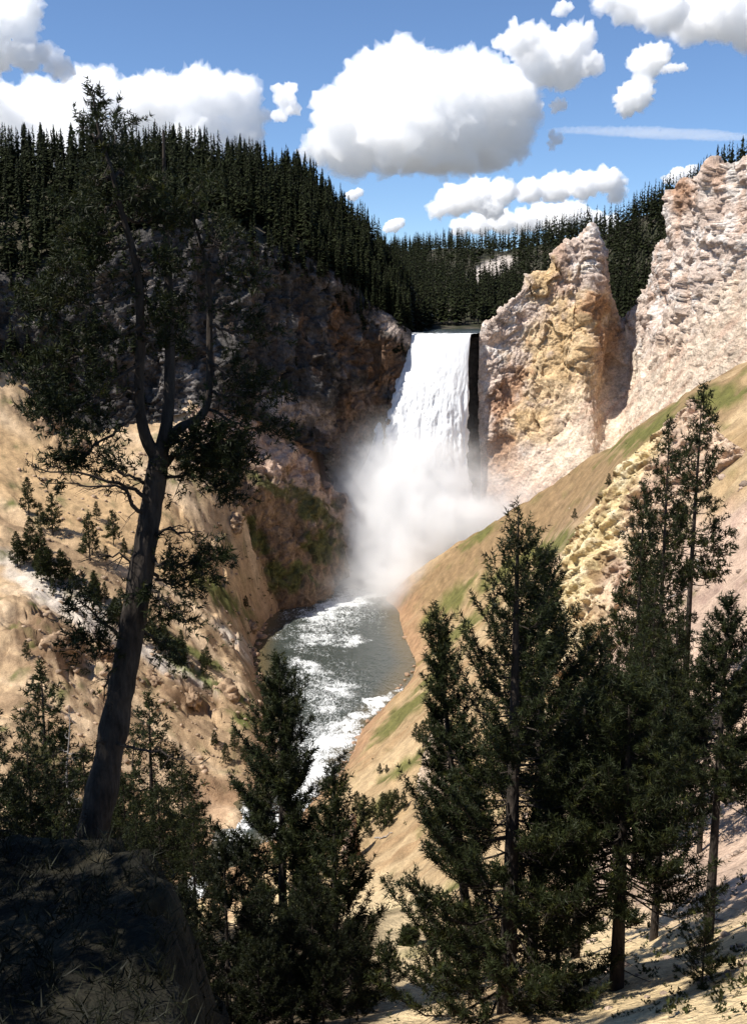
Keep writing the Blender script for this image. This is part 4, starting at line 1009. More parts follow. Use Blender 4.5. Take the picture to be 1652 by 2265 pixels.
# ------------------------------------------------------------------ forest conifers
def conifer(seed, h=1.0, w=0.13, n=70, thin=0.0, lite=False):
    """small far conifer of unit height: ragged drooping sprays round a stem"""
    r = np.random.default_rng(seed); V, F, T = [], [], []; k = 0
    cb = r.uniform(0.08, 0.22) + thin * .3
    for i in range(n):
        z = cb + (1 - cb) * (i + r.uniform()) / n; f = (z - cb) / (1 - cb)
        L = w * (1 - f) ** r.uniform(.65, .9) * r.uniform(.5, 1.3) + 0.008
        if r.uniform() < thin: continue
        az = i * 2.4 + r.normal() * .4; u = np.array([cos(az), sin(az), 0]); v = np.array([-u[1], u[0], 0])
        d = r.uniform(-.55, .1); wd = L * r.uniform(.35, .6); hz = .035 + .02 * r.uniform()
        b = np.array([0, 0, z]); tip = b + u * L + [0, 0, d * L]
        V += [b + [0, 0, hz], b + u * L * .6 - v * wd + [0, 0, d * L * .5], tip, b + u * L * .6 + v * wd + [0, 0, d * L * .5], b + u * L * .5 + [0, 0, -hz * .8]]
        F += [[k, k + 1, k + 2], [k, k + 2, k + 3]] + ([] if lite else [[k + 4, k + 2, k + 1], [k + 4, k + 3, k + 2]])
        t = np.array([0.015, 0.018, 0.008]) * r.uniform(.55, 1.5); T += [t * 1.1, t, t * 1.2, t, t * .8]; k += 5
    th = np.arange(4) * pi / 2
    for zz, rr in ((0, .012), (1.0, .002)):
        for a in th: V.append(np.array([cos(a) * rr, sin(a) * rr, zz])); T.append(np.array([.05, .042, .035]))
    tq = [[k + j, k + (j + 1) % 4, k + 4 + (j + 1) % 4, k + 4 + j] for j in range(4)]
    F = np.array(F + [q for a in tq for q in ([a[0], a[1], a[2]], [a[0], a[2], a[3]])])
    return np.array(V), F, np.array(T)
PROTO = [conifer(100 + i, w=[.15, .125, .18, .14, .11, .16, .19, .13][i], n=[70, 60, 74, 64, 56, 66, 60, 44][i], thin=[0, 0, 0, .1, .1, 0, .15, .45][i]) for i in range(8)]
PMESH = [mesh_data('conifer', *p[:2], M_CONIF, smooth=False, col=p[2]) for p in PROTO]
LITE = [conifer(200 + i, w=[.17, .14, .19, .15][i], n=24, lite=True) for i in range(4)]
MIDS = [conifer(240 + i, w=[.16, .14, .19, .15, .12][i], n=44, lite=True) for i in range(5)]
def merge_trees(items, protos):
    """items (x, y, z, h, rz, k) -> one mesh"""
    Vs, Fs, Ts, n = [], [], [], 0
    for X, Y, Z, h, rz, k in items:
        V, F, T = protos[int(k) % len(protos)]; c, s = cos(rz), sin(rz)
        Vs.append(np.stack([V[:, 0] * c - V[:, 1] * s, V[:, 0] * s + V[:, 1] * c, V[:, 2]], -1) * h + [X, Y, Z]); Fs.append(F + n); Ts.append(T); n += len(V)
    return np.concatenate(Vs), np.concatenate(Fs), np.concatenate(Ts)
def sample_grid(V, r0, r1, n, r):
    i = r.uniform(r0, r1, n); j = r.uniform(0, V.shape[1] - 1.01, n); a, b = i.astype(int), j.astype(int); fi, fj = (i - a)[:, None], (j - b)[:, None]
    return V[a, b] * (1 - fi) * (1 - fj) + V[a + 1, b] * fi * (1 - fj) + V[a, b + 1] * (1 - fi) * fj + V[a + 1, b + 1] * fi * fj, i
r = np.random.default_rng(9)
P, ri = sample_grid(HILLV, 17, 82, 1900, r); px, py = proj(P)
keep = (px > -120) & (px < 915); dn = fbm(P / 30 + 2, 3)
bare = patch(px, py, [(600, 552, 110, 20, 15), (450, 503, 100, 10, 0)]); keep &= ~((bare > .45) & (r.uniform(size=len(P)) < .85))
P, ri, px, py = P[keep], ri[keep], px[keep], py[keep]
hts = r.uniform(11, 21, len(P)) * np.where(px > 700, .85, 1.0)
score = np.where((ri > 67) & (ri < 78), 2.0, 0) + np.where(ri < 25, 1.5, 0) + r.uniform(0, 1, len(P)) * .9
score[(px < 40) | (px > 900)] = -1
order = np.argsort(-score); ind = order[:215]; rest = order[215:]
def lone(P, h, k, rz, label, group):
    o = obj('conifer', PMESH[k % 8], loc=P); o.scale = (h, h, h); o.rotation_euler = (r.normal() * .02, r.normal() * .02, rz)
    tag(o, label, 'conifer', group)
for q in ind:
    top = ri[q] > 66
    kk = int(r.integers(8)); shp = ['dark', 'slim dark', 'broad dark', 'ragged dark', 'needle-thin dark', 'full dark', 'wide ragged', 'sparse half-bare'][kk]; shp = ('tall ' if hts[q] > 17.5 else 'short ' if hts[q] < 13.5 else '') + shp
    lone(P[q] - [0, 0, .4], hts[q], kk, r.uniform(0, 6.28), shp + (' conifer on the skyline of the hill above the shaded cliff' if top else ' conifer on the brink of the shaded cliff' if ri[q] < 26 else ' conifer on the flank of the hill above the shaded cliff'), 'conifers on the hill skyline' if top else ('conifers on the brink of the shaded cliff' if ri[q] < 26 else 'conifers on the hill flank'))
items = [(*(P[q] - [0, 0, .4]), hts[q], r.uniform(0, 6.28), int(r.integers(8))) for q in rest]
# far hills
P, ri = sample_grid(FARV, 2, 92, 4300, r); px, py = proj(P)
sc = patch(px, py, SCAR); keep = (px > 780) & (px < 1760) & ~((sc > .3) & (r.uniform(size=len(P)) < .97))
hh = r.uniform(11, 20, len(P))
# trees must not stand in the river above the lip
inriv = (np.abs(P[:, 0] - (30 + (P[:, 1] - 445) * .23)) < 17) & (P[:, 1] < 515); keep &= ~inriv
P, px, py, hh = P[keep], px[keep], py[keep], hh[keep]
items2 = [(*(P[q] - [0, 0, .5]), hh[q], r.uniform(0, 6.28), int(r.integers(4))) for q in range(len(P))]
# trees on the dark cliff's wooded end and ledges
P, ri = sample_grid(DARKV, 71, 286, 1500, r); px, py = proj(P)
pk = np.where(px < 330, .75, .13) * (fbm(P / 18 + 5, 3) > -.1); keep = (r.uniform(size=len(P)) < pk) & (px > -100) & (px < 720)
P, px = P[keep], px[keep]
for q in range(len(P)):
    if q % 9 == 0 and 0 < px[q] < 330: lone(P[q] - [0, 0, .5], r.uniform(7, 14), int(r.integers(8)), r.uniform(0, 6.28), 'dark conifer rooted on a ledge of the shaded cliff', 'conifers on the shaded cliff')
    else: items.append((*(P[q] - [0, 0, .5]), (r.uniform(6, 14) if px[q] < 330 else r.uniform(2.5, 6)), r.uniform(0, 6.28), int(r.integers(8))))
P, ri = sample_grid(DARKV, 62, 108, 420, r); px, py = proj(P); n0 = fbm(P / 14 + 9, 3)
for q in range(len(P)):
    if 250 < px[q] < 900 and n0[q] > -.15: items.append((*(P[q] - [0, 0, .6]), r.uniform(4, 12), r.uniform(0, 6.28), int(r.integers(8))))
# on top of the pale cliff
tp = np.array([pt(x, y, Y) for x, y, Y in [(1540, 394, 388), (1556, 390, 382), (1572, 384, 378), (1585, 380, 374), (1600, 374, 370), (1618, 366, 366), (1640, 358, 362), (1528, 402, 392)]])
for q, p in enumerate(tp): lone(p + [2, 6, -3], [9, 11, 9, 13, 12, 10, 12, 7][q], q, q * 1.3, 'conifer standing on the top edge of the pale cliff', 'conifers on top of the pale cliff')
V1, F1, T1 = merge_trees(items, MIDS); V2, F2, T2 = merge_trees(items2, LITE)
o = obj('forest', mesh_data('forest', np.concatenate([V1, V2]), np.concatenate([F1, F2 + len(V1)]), M_CONIF, smooth=False, col=np.concatenate([T1, T2])))
tag(o, 'dense dark conifer forest covering the hills round the falls', 'forest', kind='stuff')
print('forest', len(items), len(items2), time.time() - T0)

# ------------------------------------------------------------------ small trees on the tan talus
SM = [pine(8.0, .40, .75, 6.4, 301 + i, size=.7, nb=42, k=9, tw=4, bw=.09, r0=.14, dead=3, dark=1.1) for i in range(5)]
def talus_tree(x, yb, hpx, k, label, group):
    p = hit(x, yb, zL, 150, 440)
    if p is None: return
    h = hpx / FP * p[1] * 1.03
    plant('pine_tree', SM[k % 5], p - [0, 0, .15], k * 1.7, h / 8.0, label, 'pine tree', group)
g1 = 'pines dotted over the orange talus'
for i, (x, y, hp) in enumerate([(65, 1140, 80), (118, 1185, 92), (92, 1175, 60), (200, 1240, 105), (252, 1205, 75), (276, 1230, 40), (300, 1250, 45), (70, 1220, 75), (86, 1240, 60), (215, 1150, 40), (235, 1245, 35), (310, 1190, 30)]):
    talus_tree(x, y, hp, i, ['tall slim pine standing on the orange talus', 'mid-sized pine standing on the orange talus', 'pine sapling standing on the orange talus'][0 if hp > 85 else 1 if hp > 50 else 2], g1)
g2 = 'pines lining the dark gully'
q = 0
for t in np.linspace(0, 1, 46):
    x = 50 + 400 * t + r.normal() * 16; y = 1235 + 250 * t ** .9 + r.normal() * 14
    hp = r.uniform(32, 75) * (1.15 - .4 * t); talus_tree(x, y, hp, q, ['tall', 'middling', 'stunted'][0 if hp > 60 else 1 if hp > 42 else 2] + ' dark pine in the line along the gully between orange and white talus', g2); q += 1
for t in np.linspace(0, 1, 16):
    talus_tree(480 + 120 * t + r.normal() * 25, 1040 + 90 * t + r.normal() * 20, r.uniform(22, 45), q, 'small pine on the pinkish rib under the shaded cliff', 'pines on the pinkish rib'); q += 1
for x, y, hp in [(520, 1660, 55), (500, 1690, 50), (545, 1690, 60), (475, 1655, 40), (410, 1510, 30), (455, 1530, 26), (545, 1350, 30), (60, 1460, 45), (90, 1560, 50)]:
    talus_tree(x, y, hp, q, ('bushy' if hp > 40 else 'tiny') + ' low pine near the river on the tan talus', 'low pines by the river'); q += 1
# shrubs and small pines on the sandy slope
def slope_tree(x, yb, hpx, k, label, group):
    p = hit(x, yb, zR, 60, 415)
    if p is None: return
    h = hpx / FP * p[1] * 1.03
    plant('pine_tree', SM[k % 5], p - [0, 0, .2], k * 1.3, h / 8.0, label, 'pine tree', group)
for i, (x, y, hp) in enumerate([(790, 1800, 55), (805, 1830, 80), (825, 1815, 55), (845, 1800, 50), (862, 1785, 40), (878, 1770, 30), (815, 1850, 40), (840, 1715, 26), (855, 1712, 22), (905, 1690, 14), (935, 1650, 60), (920, 1640, 45), (948, 1625, 50), (990, 1720, 60), (960, 1740, 50), (930, 1745, 45), (1005, 1730, 70), (852, 1822, 72), (872, 1802, 62), (842, 1838, 60), (893, 1792, 46), (860, 1830, 50), (1270, 1150, 26), (1180, 1180, 18), (1345, 1080, 30), (1395, 1040, 30)]):
    slope_tree(x, y, hp, i, ['tall', 'middling', 'tiny'][0 if hp > 54 else 1 if hp > 30 else 2] + ' dark scrubby pine clinging to the sandy slope above the river', 'scrubby pines on the sandy slope')
print('small trees', time.time() - T0)

# ------------------------------------------------------------------ stones, boulders, logs, scrub
def stone_proto(seed, n=2):
    import bmesh
    bm = bmesh.new(); bmesh.ops.create_icosphere(bm, subdivisions=n, radius=1)
    V = np.array([v.co[:] for v in bm.verts]); F = np.array([[v.index for v in f.verts] for f in bm.faces]); bm.free()
    V = V * (1 + .35 * facet(V * 1.3 + seed * 7.7, .4)[:, None]) * np.array([1.1, .9, .75]); return V, F
STONE = [stone_proto(i, 1) for i in range(6)]; BOULD = [stone_proto(20 + i, 2) for i in range(5)]
def stones(n, zf, px0, px1, py0, py1, Y0, Y1, smin, smax, tint, r, weight=None):
    x = r.uniform(px0, px1, n); y = r.uniform(py0, py1, n); out = []
    if weight is not None: k = r.uniform(size=n) < weight(x, y); x, y = x[k], y[k]
    for a, b in zip(x, y):
        p = hit(a, b, zf, Y0, Y1, 90)
        if p is None or p[2] < .4: continue
        out.append((p, min(smin * (smax / smin) ** (r.uniform() ** 2), p[1] * (.0055 if smax > .35 else 1))))
    return out
def scatter(name, lst, tint, r, label, cat, mat):
    Vs, Fs, Ts, n = [], [], [], 0
    for p, s in lst:
        V, F = STONE[int(r.integers(6))]; a = r.uniform(0, 6.28); c_, s_ = cos(a), sin(a)
        Vs.append(np.stack([V[:, 0] * c_ - V[:, 1] * s_, V[:, 0] * s_ + V[:, 1] * c_, V[:, 2]], -1) * s + p); Fs.append(F + n); n += len(V)
        Ts.append(np.tile(np.array(tint) * r.uniform(.6, 1.25), (len(V), 1)))
    o = obj(name, mesh_data(name, np.concatenate(Vs), np.concatenate(Fs), mat, smooth=False, col=np.concatenate(Ts))); tag(o, label, cat, kind='stuff')
r = np.random.default_rng(77)
scatter('stones', stones(1500, zL, 40, 760, 1000, 1780, 150, 440, .18, 1.1, None, r), (.36, .26, .18), r, 'loose stones strewn over the tan talus', 'stones', M_SLOPE)
scatter('stones', stones(500, zR, 1150, 1660, 1050, 2240, 15, 300, .06, .9, None, r), (.40, .30, .23), r, 'loose broken stones lying on the pink scree', 'stones', M_SLOPE)
for i, t in enumerate(np.linspace(0, 1, 96)):
    P = LBp[1:8]; k = t * (len(P) - 1.001); a = int(k); p = P[a] + (P[a + 1] - P[a]) * (k - a) + np.array([r.normal() * 1.2 - 1.0, r.normal() * 1.2, 0])
    V, F = BOULD[i % 5]; s_ = .55 * (3.2 ** r.uniform())
    if i < 5: BM = globals().setdefault('BM', []); BM.append(mesh_data('boulder', *BOULD[i], M_SLOPE, smooth=False, col=np.tile([.36, .24, .16], (len(BOULD[i][0]), 1))))
    o = obj('boulder', BM[i % 5], loc=(p[0], p[1], .1)); o.scale = (s_, s_ * r.uniform(.8, 1.2), s_ * .9); o.rotation_euler = (0, 0, r.uniform(0, 6.28))
    tag(o, ('large ' if s_ > 1.1 else 'small ') + 'reddish tan boulder in the line along the river edge under the talus', 'boulder', 'boulders along the river edge')
for i, t in enumerate(np.linspace(0, 1, 44)):
    P = RBp[2:9]; k = t * (len(P) - 1.001); a = int(k); p = P[a] + (P[a + 1] - P[a]) * (k - a) + np.array([abs(r.normal()) * .9, r.normal() * .8, 0]); s_ = .35 * (3.0 ** r.uniform())
    o = obj('boulder', BM[i % 5], loc=(p[0], p[1], .15)); o.scale = (s_, s_, s_ * .8); o.rotation_euler = (0, 0, r.uniform(0, 6.28))
    tag(o, ('large ' if s_ > .7 else 'small ') + 'reddish boulder at the waterline below the sandy slope', 'boulder', 'boulders under the sandy slope')
# rock outcrops breaking through the talus
def outcrop(seed):
    import bmesh
    bm = bmesh.new(); bmesh.ops.create_icosphere(bm, subdivisions=4, radius=1)
    V = np.array([v.co[:] for v in bm.verts]); F = np.array([[v.index for v in f.verts] for f in bm.faces]); bm.free()
    d = 1 + .30 * facet(V * 1.6 + seed, .5) + .14 * facet(V * 4 + seed, .5) + .06 * fbm(V * 9, 2)
    V = V * d[:, None] * np.array([1.0, .8, .9]); n = fbm(V * 2 + seed, 3)
    return mesh_data('rock_outcrop', V, F, M_CRAG, smooth=False, col=blend(np.ones_like(V) * rgb(.34, .235, .15), rgb(.15, .10, .065), sstep(-.1, .5, n)))
OC = [outcrop(i * 5.3) for i in range(4)]
for i, (x, y, w, lab) in enumerate([(500, 1530, 60, 'dark brown rock outcrop with a shaded side above the river bend'), (425, 1545, 48, 'broad brown outcrop beside the dark shaded outcrop'), (600, 1105, 40, 'rock knob on the slope under the pinkish rib'), (520, 1150, 44, 'brown rock knob in the middle of the upper talus'), (555, 1385, 30, 'small outcrop just above the boulder line'), (335, 1505, 50, 'tan outcrop at the end of the dark gully'), (130, 1420, 75, 'large brown outcrop below the white talus'), (225, 1440, 60, 'knobbly tan outcrop next to the large brown outcrop'), (255, 1560, 60, 'pale knobbly outcrop behind the leaning trunk'), (105, 930, 60, 'orange rock outcrop at the head of the orange talus'), (185, 985, 50, 'lower orange rock outcrop at the head of the orange talus'), (640, 1180, 36, 'dark mossy rock step on the brown buttress')]):
    p = hit(x, y, zL, 150, 440)
    if p is None: continue
    sc = w / FP * p[1] * .5; o = obj('rock_outcrop', OC[i % 4], loc=p - np.array([0, 0, sc * .35])); o.scale = (sc, sc, sc * 1.05); o.rotation_euler = (0, 0, i * 1.7)
    tag(o, lab, 'rock')
# scrub dots
def scrub(name, lst, r, label):
    c, d, s = [], [], []
    for p, h in lst:
        for _ in range(7):
            u = r.normal(size=3); u[2] = abs(u[2]) + .3; u /= np.linalg.norm(u); c.append(p + u * h * .4); d.append(u); s.append(h * r.uniform(.6, 1.1))
    t = np.array([.045, .052, .016]) * r.uniform(.5, 1.4, (len(c), 1))
    V, F, T = blades(np.array(c), np.array(d), np.array(s), t, 7, .16, r)
    o = obj(name, mesh_data(name, V, F, M_NEEDLE, smooth=False, col=T)); tag(o, label, 'scrub', kind='stuff')
wl = lambda x, y: np.clip(patch(x, y, [(560, 1180, 180, 110, 30), (520, 1420, 180, 90, 35), (650, 1050, 150, 60, 40), (300, 1400, 300, 60, 33), (600, 1280, 120, 60, 0)]), .06, 1)
scrub('scrub', stones(1500, zL, 40, 760, 950, 1760, 150, 440, .35, 1.3, None, r, wl), r, 'low green scrub dotting the tan talus')
wr = lambda x, y: np.clip(patch(x, y, [(880, 1620, 160, 60, -38), (850, 1780, 90, 60, -30), (1250, 1150, 240, 60, -35)]), .12, 1)
scrub('scrub', stones(420, zR, 760, 1600, 950, 1960, 60, 410, .2, .8, None, r, wr), r, 'low scrub dotting the sandy slope')
scrub('scrub', stones(420, zR, 860, 1660, 1930, 2262, 10, 70, .08, .32, None, r), r, 'dry tufts and seedlings on the yellow sand under the pines')
# fallen logs on the scree
for i, (x, y, dx, dy, lab) in enumerate([(1432, 1262, 26, -45, 'upper grey fallen log propped on the pink scree'), (1478, 1330, 60, -38, 'long grey fallen log slanting across the pink scree'), (1540, 1245, 24, 40, 'short bleached log near the top of the pink scree'), (1450, 1290, -14, -40, 'bleached forked log leaning beside the upper fallen log'), (1480, 1960, 70, -20, 'dead branch lying on the yellow sand'), (830, 1862, 40, -18, 'bleached log on the sandy slope under the scrubby pines')]):
    a = hit(x, y, zR, 15, 300); b = hit(x + dx, y + dy, zR, 15, 300)
    if a is None or b is None or abs(a[1] - b[1]) > 30: continue
    wv = Wood(); L = np.linalg.norm(b - a); n = 9; P = a + (b - a) * np.linspace(0, 1, n)[:, None] + r.normal(size=(n, 3)) * .02 * L + [0, 0, .25]
    wv.tube(P - a, np.linspace(.16, .06, n) * min(1, a[1] / 60), 7)
    for q in (2, 4, 5, 6, 7): u = r.normal(size=3); u[2] = abs(u[2]); wv.tube(np.array([P[q] - a, P[q] - a + u * .12 * L]), [.04, .01], 4)
    o = obj('fallen_log', wv.mesh('fallen_log', M_DEAD), loc=a); tag(o, lab, 'log')
# grey dead snag
a = np.array([pt(148, 1900, 55)[0], 55, 0]); a[2] = ground_at(a[0], 55) - .2; top = pt(150, 1560, 55)
wv = Wood(); n = 16; P = a + (top - a) * np.linspace(0, 1, n)[:, None] + np.stack([.12 * np.sin(np.arange(n)), 0 * np.arange(n), 0 * np.arange(n)], -1)
e = empty('dead_snag', a); wv.tube(P - a, np.linspace(.16, .02, n), 7); obj('trunk', wv.mesh('trunk', M_DEAD), e)
for q in range(22):
    z = r.uniform(.35, .98); o0 = np.array([np.interp(z * 15, np.arange(n), P[:, j]) for j in range(3)]) - a; az = r.uniform(0, 6.28); L = r.uniform(.5, 1.7) * (1.2 - z)
    b = Wood(); u = np.array([cos(az), sin(az), r.uniform(-.2, .5)]); b.tube(curve([o0, o0 + u * L * .6 + [0, 0, -.1], o0 + u * L + [0, 0, .1]], 5), np.linspace(.035, .008, 5), 4)
    for _ in range(4): p1 = o0 + u * L * r.uniform(.3, 1); b.tube(np.array([p1, p1 + r.normal(size=3) * .3]), [.012, .004], 3)
    obj('branch', b.mesh('branch', M_DEAD), e)
tag(e, 'bare grey dead snag among the olive pines', 'dead tree')
# out-of-view pines added to shade the near bank
for i, (x, y, h) in enumerate([(-8.5, 10.0, 13), (-11.5, 13.5, 15), (-7.5, 6.0, 12), (-14, 10, 14)]):
    H, m = proto('olive%d' % (i % 3)); plant('pine_tree', m, (x, y, 101.2), i * 1.1, h / H, 'unseen pine added to shade the bank beside the leaning pine', 'pine tree', 'unseen pines added to shade the bank')
# grass and litter on the bank
n = 7000; gx_ = r.uniform(-13, -1.2, n); gy_ = r.uniform(5.5, 17, n)
def zbank(x, y):
    edge = np.interp(y, [5, 10, 14, 19], [-1.6, -2.15, -3.3, -6.5])
    z = 102.7 - 0.12 * (y - 10) + 0.25 * fbm(np.stack([x / 2, y / 2, 0 * x], -1), 5) - 0.10 * np.maximum(-x - 4, 0)
    return z - np.clip(x - edge + 0.5 * fbm(np.stack([x, y, 0 * x + 5], -1), 3), 0, None) * 2.6 - np.clip(y - 15.2, 0, None) * 1.6
gz_ = zbank(gx_, gy_); cc = np.stack([gx_, gy_, gz_ - .02], -1); dd = r.normal(size=(n, 3)) * .35 + [0, 0, 1]; dd /= np.linalg.norm(dd, axis=1)[:, None]
V, F, T = blades(cc, dd, r.uniform(.08, .35, n), np.array([.011, .012, .005]) * r.uniform(.5, 1.6, (n, 1)), 5, .035, r, spread=.5, ln=.9)  # blade tint near black, the bank's shade included
o = obj('grass', mesh_data('grass', V, F, M_NEEDLE, smooth=False, col=T)); tag(o, 'dark grass and low growth on the shaded bank', 'grass', kind='stuff')
print('details', time.time() - T0)
tris = sum(len(me.polygons) for me in bpy.data.meshes); print('faces', tris)

# ------------------------------------------------------------------ clouds
def cloud_mats():
    m, t, out = newmat('cloud_body'); L = t.links.new
    d = node(t, 'ShaderNodeBsdfDiffuse'); d.inputs[0].default_value = (.93, .93, .94, 1)
    tr = node(t, 'ShaderNodeBsdfTranslucent'); tr.inputs[0].default_value = (.93, .93, .95, 1)
    mx = node(t, 'ShaderNodeMixShader'); mx.inputs[0].default_value = .35
    L(d.outputs[0], mx.inputs[1]); L(tr.outputs[0], mx.inputs[2]); L(mx.outputs[0], out.inputs['Surface'])
    return m
M_CLOUD = cloud_mats()
def vapour(name, dens):
    m, t, out = newmat(name); v = node(t, 'ShaderNodeVolumePrincipled'); v.inputs['Density'].default_value = dens; v.inputs['Color'].default_value = (1, 1, 1, 1); v.inputs['Anisotropy'].default_value = 0.0
    t.links.new(v.outputs[0], out.inputs['Volume']); return m
def ico(n=2):
    import bmesh
    bm = bmesh.new(); bmesh.ops.create_icosphere(bm, subdivisions=n, radius=1)
    V = np.array([v.co[:] for v in bm.verts]); F = np.array([[v.index for v in f.verts] for f in bm.faces]); bm.free(); return V, F
ICOV, ICOF = ico(2)
def blob_mesh(balls, voxel):
    """balls (centre, radii) fused into one skin"""
    Vs, Fs, n = [], [], 0
    for c, rad in balls:
        Vs.append(ICOV * np.asarray(rad) + c); Fs.append(ICOF + n); n += len(ICOV)
    me = mesh_data('blob', np.concatenate(Vs), np.concatenate(Fs), [])
    o = bpy.data.objects.new('blob', me); C.objects.link(o)
    md = o.modifiers.new('skin', 'REMESH'); md.mode = 'VOXEL'; md.voxel_size = voxel
    dg = bpy.context.evaluated_depsgraph_get(); ev = o.evaluated_get(dg); m2 = ev.to_mesh()
    V = np.empty(len(m2.vertices) * 3, np.float32); m2.vertices.foreach_get('co', V)
    N = np.empty(len(m2.vertices) * 3, np.float32); m2.vertices.foreach_get('normal', N)
    nl = len(m2.loops); li = np.empty(nl, np.int32); m2.loops.foreach_get('vertex_index', li)
    F = li.reshape(-1, 4) if nl == 4 * len(m2.polygons) else None
    ev.to_mesh_clear(); bpy.data.objects.remove(o); bpy.data.meshes.remove(me)
    return V.reshape(-1, 3).astype(float), N.reshape(-1, 3).astype(float), F
def billow(p, o=4):
    s, a = 0, 1.0
    for k in range(o): s = s + a * (np.abs(gnoise(p * 2.1 ** k + 13.1 * k)) * 2 - .55); a *= .55
    return s
def cloud(balls, D, label, flat=None, seed=0, vox=None, amp=.10, soft=True, dens=1.8):
    """balls: photo pixel x, y, radius; D: distance"""
    r = np.random.default_rng(seed); B = []; u = D / FP
    for x, y, rd in balls:
        c = pt(x, y, D + r.normal() * rd * u * .5); B.append((c, np.array([1, 1.1, .9]) * rd * u))
        for _ in range(7):
            d = r.normal(size=3); d /= np.linalg.norm(d); d[2] = abs(d[2]) * .8 if r.uniform() < .75 else d[2]
            k = r.uniform(.3, .55); B.append((c + d * rd * u * np.array([.85, .7, .75]), np.array([1, 1, .9]) * rd * u * k))
    cen = np.mean([b[0] for b in B], 0); mr = np.mean([b[2] for b in balls]) * u
    V, N, F = blob_mesh([(c - cen, q) for c, q in B], vox * 1.25 * u)
    n = billow(V / (mr * .85) + seed, 3); n2 = fbm(V / (mr * .42) + seed + 9, 4, gain=.55)
    wz = np.stack([fbm(V / (mr * .5) + 31, 3), fbm(V / (mr * .5) + 47, 3), fbm(V / (mr * .5) + 63, 3)], -1)
    V = V + N * (n * mr * amp * 1.7 + n2 * mr * .2)[:, None] + wz * mr * .10
    if flat is not None:
        zf = pt(balls[0][0], flat, D)[2] - cen[2]; low = V[:, 2] < zf
        V[low, 2] = zf + (V[low, 2] - zf) * .3
    o = obj('cloud', mesh_data('cloud', V, F, vapour('cloud_vapour', dens / mr)), loc=cen); tag(o, label, 'cloud')
    if soft and mr / u > 24:
        h = fbm(V / (mr * .6) + 3, 5, gain=.62)
        V2 = V + N * (mr * (.05 + .30 * h))[:, None]
        obj('vapour', mesh_data('vapour', V2, F, vapour('thin_vapour', 1.6 / mr)), o)
def wisp(balls, D, label, dens=2.2, seed=0, vox=5, group=None):
    r = np.random.default_rng(seed); B = []; u = D / FP
    for x, y, rx, ry in balls:
        c = pt(x, y, D); B.append((c, np.array([rx, (rx + ry) / 2, ry]) * u))
        for _ in range(5):
            d = r.normal(size=3); d /= np.linalg.norm(d); B.append((c + d * np.array([rx, ry, ry]) * u * .9, np.array([rx, ry, ry]) * u * r.uniform(.25, .5)))
    cen = np.mean([b[0] for b in B], 0); mr = np.mean([min(b[2], b[3]) for b in balls]) * u
    V, N, F = blob_mesh([(c - cen, q) for c, q in B], vox * u)
    V = V + N * (fbm(V / (mr * 1.1) + seed, 5, gain=.6) * mr * .75)[:, None]
    o = obj('cloud', mesh_data('cloud_wisp', V, F, vapour('wisp', dens / (mr * 2))), loc=cen); tag(o, label, 'cloud', group)
cloud([(775, 315, 70), (850, 240, 100), (890, 185, 90), (960, 260, 125), (1040, 225, 105), (1110, 225, 70), (1115, 285, 62), (840, 170, 50), (760, 255, 62), (715, 322, 42), (1050, 310, 70), (880, 335, 62), (790, 365, 42), (1135, 335, 26), (1090, 335, 42), (960, 345, 50), (690, 340, 26)], 6000, 'largest cumulus cloud towering above the waterfall with a shaded lavender base', flat=378, seed=1, vox=4.3)
cloud([(110, 255, 75), (215, 215, 66), (330, 230, 66), (430, 225, 72), (520, 215, 52), (545, 265, 46), (40, 265, 80), (300, 290, 70), (430, 300, 64), (160, 310, 70), (-60, 255, 80), (530, 310, 40), (60, 330, 70)], 6600, 'long white cumulus bank resting on the forested hill skyline', seed=2, vox=4.34)
cloud([(1010, 445, 36), (1060, 430, 38), (1110, 425, 30), (970, 462, 22), (1090, 460, 28)], 7500, 'small cumulus with a grey base low over the valley', seed=3, vox=2.79)
cloud([(1170, 425, 28), (1230, 415, 34), (1290, 410, 32), (1340, 400, 30), (1360, 430, 20)], 7800, 'flat stretched cumulus low over the pale pinnacle', flat=445, seed=4, vox=2.79)
cloud([(1060, 497, 26), (1110, 492, 28), (1160, 488, 28), (1210, 478, 32), (1260, 474, 30), (1015, 503, 20), (1300, 486, 26), (1240, 495, 30), (1350, 500, 26)], 8200, 'low cloud bank just above the distant tree line', seed=5, vox=3)
cloud([(1180, 110, 48), (1230, 130, 55), (1270, 95, 40), (1150, 90, 32), (1210, 160, 36), (1120, 95, 20), (1300, 140, 30)], 5500, 'ragged mid-sized cumulus beside the largest cumulus', seed=6, vox=3.10)
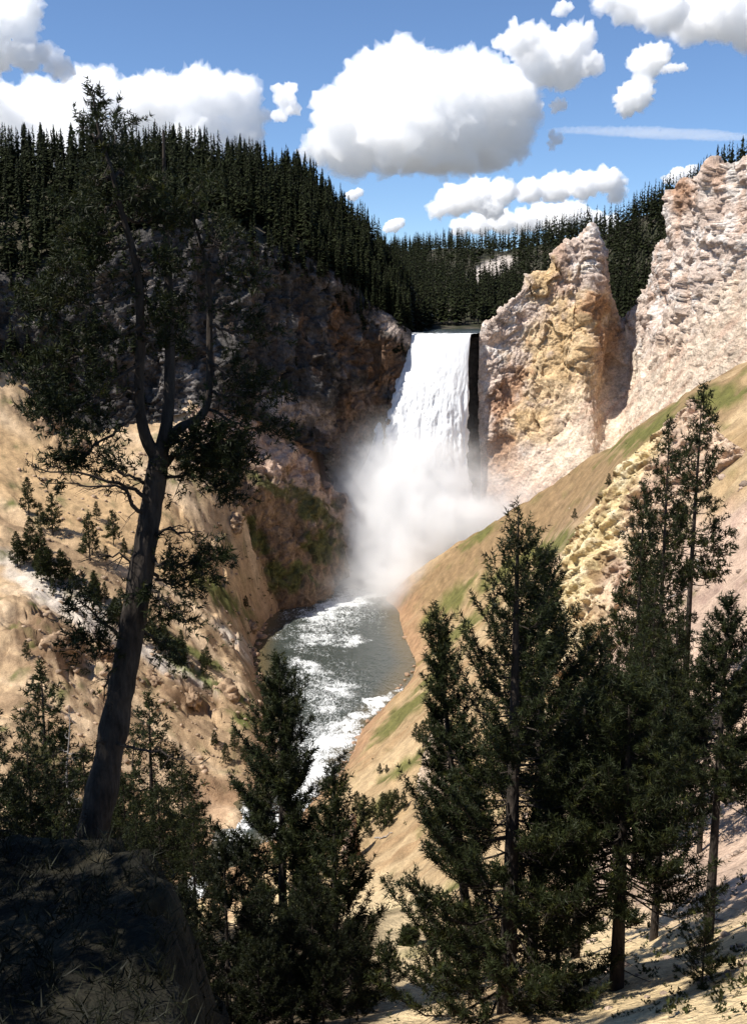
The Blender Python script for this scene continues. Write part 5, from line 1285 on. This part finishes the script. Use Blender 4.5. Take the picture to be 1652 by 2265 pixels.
cloud([(1430, 140, 34), (1450, 125, 28), (1400, 215, 36), (1420, 190, 22), (1390, 230, 28)], 5400, 'small hourglass-shaped cumulus in the blue sky', seed=7, vox=2.79)
cloud([(1470, 20, 50), (1540, 40, 55), (1610, 20, 70), (1400, 5, 45), (1340, 0, 26), (1680, 40, 70)], 5000, 'broad bright cumulus high above the pale cliff', seed=8, vox=3.72)
cloud([(60, 20, 36), (40, 70, 40), (60, 120, 34), (0, 60, 60), (-40, 120, 60)], 5600, 'torn white cloud above the long cumulus bank', seed=9, vox=3.10)
cloud([(780, 432, 14), (795, 425, 10)], 8000, 'tiny cloud puff beside the sloping tree line', seed=10, vox=2.00)
cloud([(870, 500, 16), (885, 492, 12), (855, 506, 10)], 8000, 'tiny cloud puff peeping over the valley tree line', seed=11, vox=2.00)
cloud([(1500, 390, 22), (1525, 380, 16), (1475, 398, 12)], 8000, 'small cloud puff at the top edge of the pale cliff', seed=12, vox=2.00)
wisp([(635, 225, 26, 30), (645, 205, 16, 20), (622, 250, 18, 14)], 6000, 'torn wisp of cloud between the two largest cumulus clouds', seed=21, dens=3)
wisp([(1245, 18, 20, 14), (1235, 26, 14, 10)], 5200, 'small faint wisp near the broad bright cumulus', seed=22, dens=2)
wisp([(1235, 232, 20, 12), (1225, 240, 10, 8)], 5600, 'faint wisp below the ragged mid-sized cumulus', seed=23, dens=2, vox=2.00)
wisp([(1228, 308, 16, 12), (1222, 320, 10, 10)], 6000, 'tiny wisp beside the base of the largest cumulus', seed=24, dens=2.2, vox=2.00)
wisp([(130, 150, 30, 24), (110, 120, 24, 20), (150, 170, 20, 12)], 5700, 'thin ragged wisp between the torn cloud and the long bank', seed=25, dens=2.2)
wisp([(1490, 150, 26, 8), (1470, 152, 18, 8)], 5500, 'thin drifting shred beside the hourglass cloud', seed=26, dens=1.6, vox=2.00)
wisp([(1300, 288, 90, 4), (1400, 291, 110, 6), (1500, 297, 120, 6), (1600, 303, 90, 5)], 9000, 'long thin streak of high cloud', seed=27, dens=0.09, vox=2.2)
print('clouds', time.time() - T0)
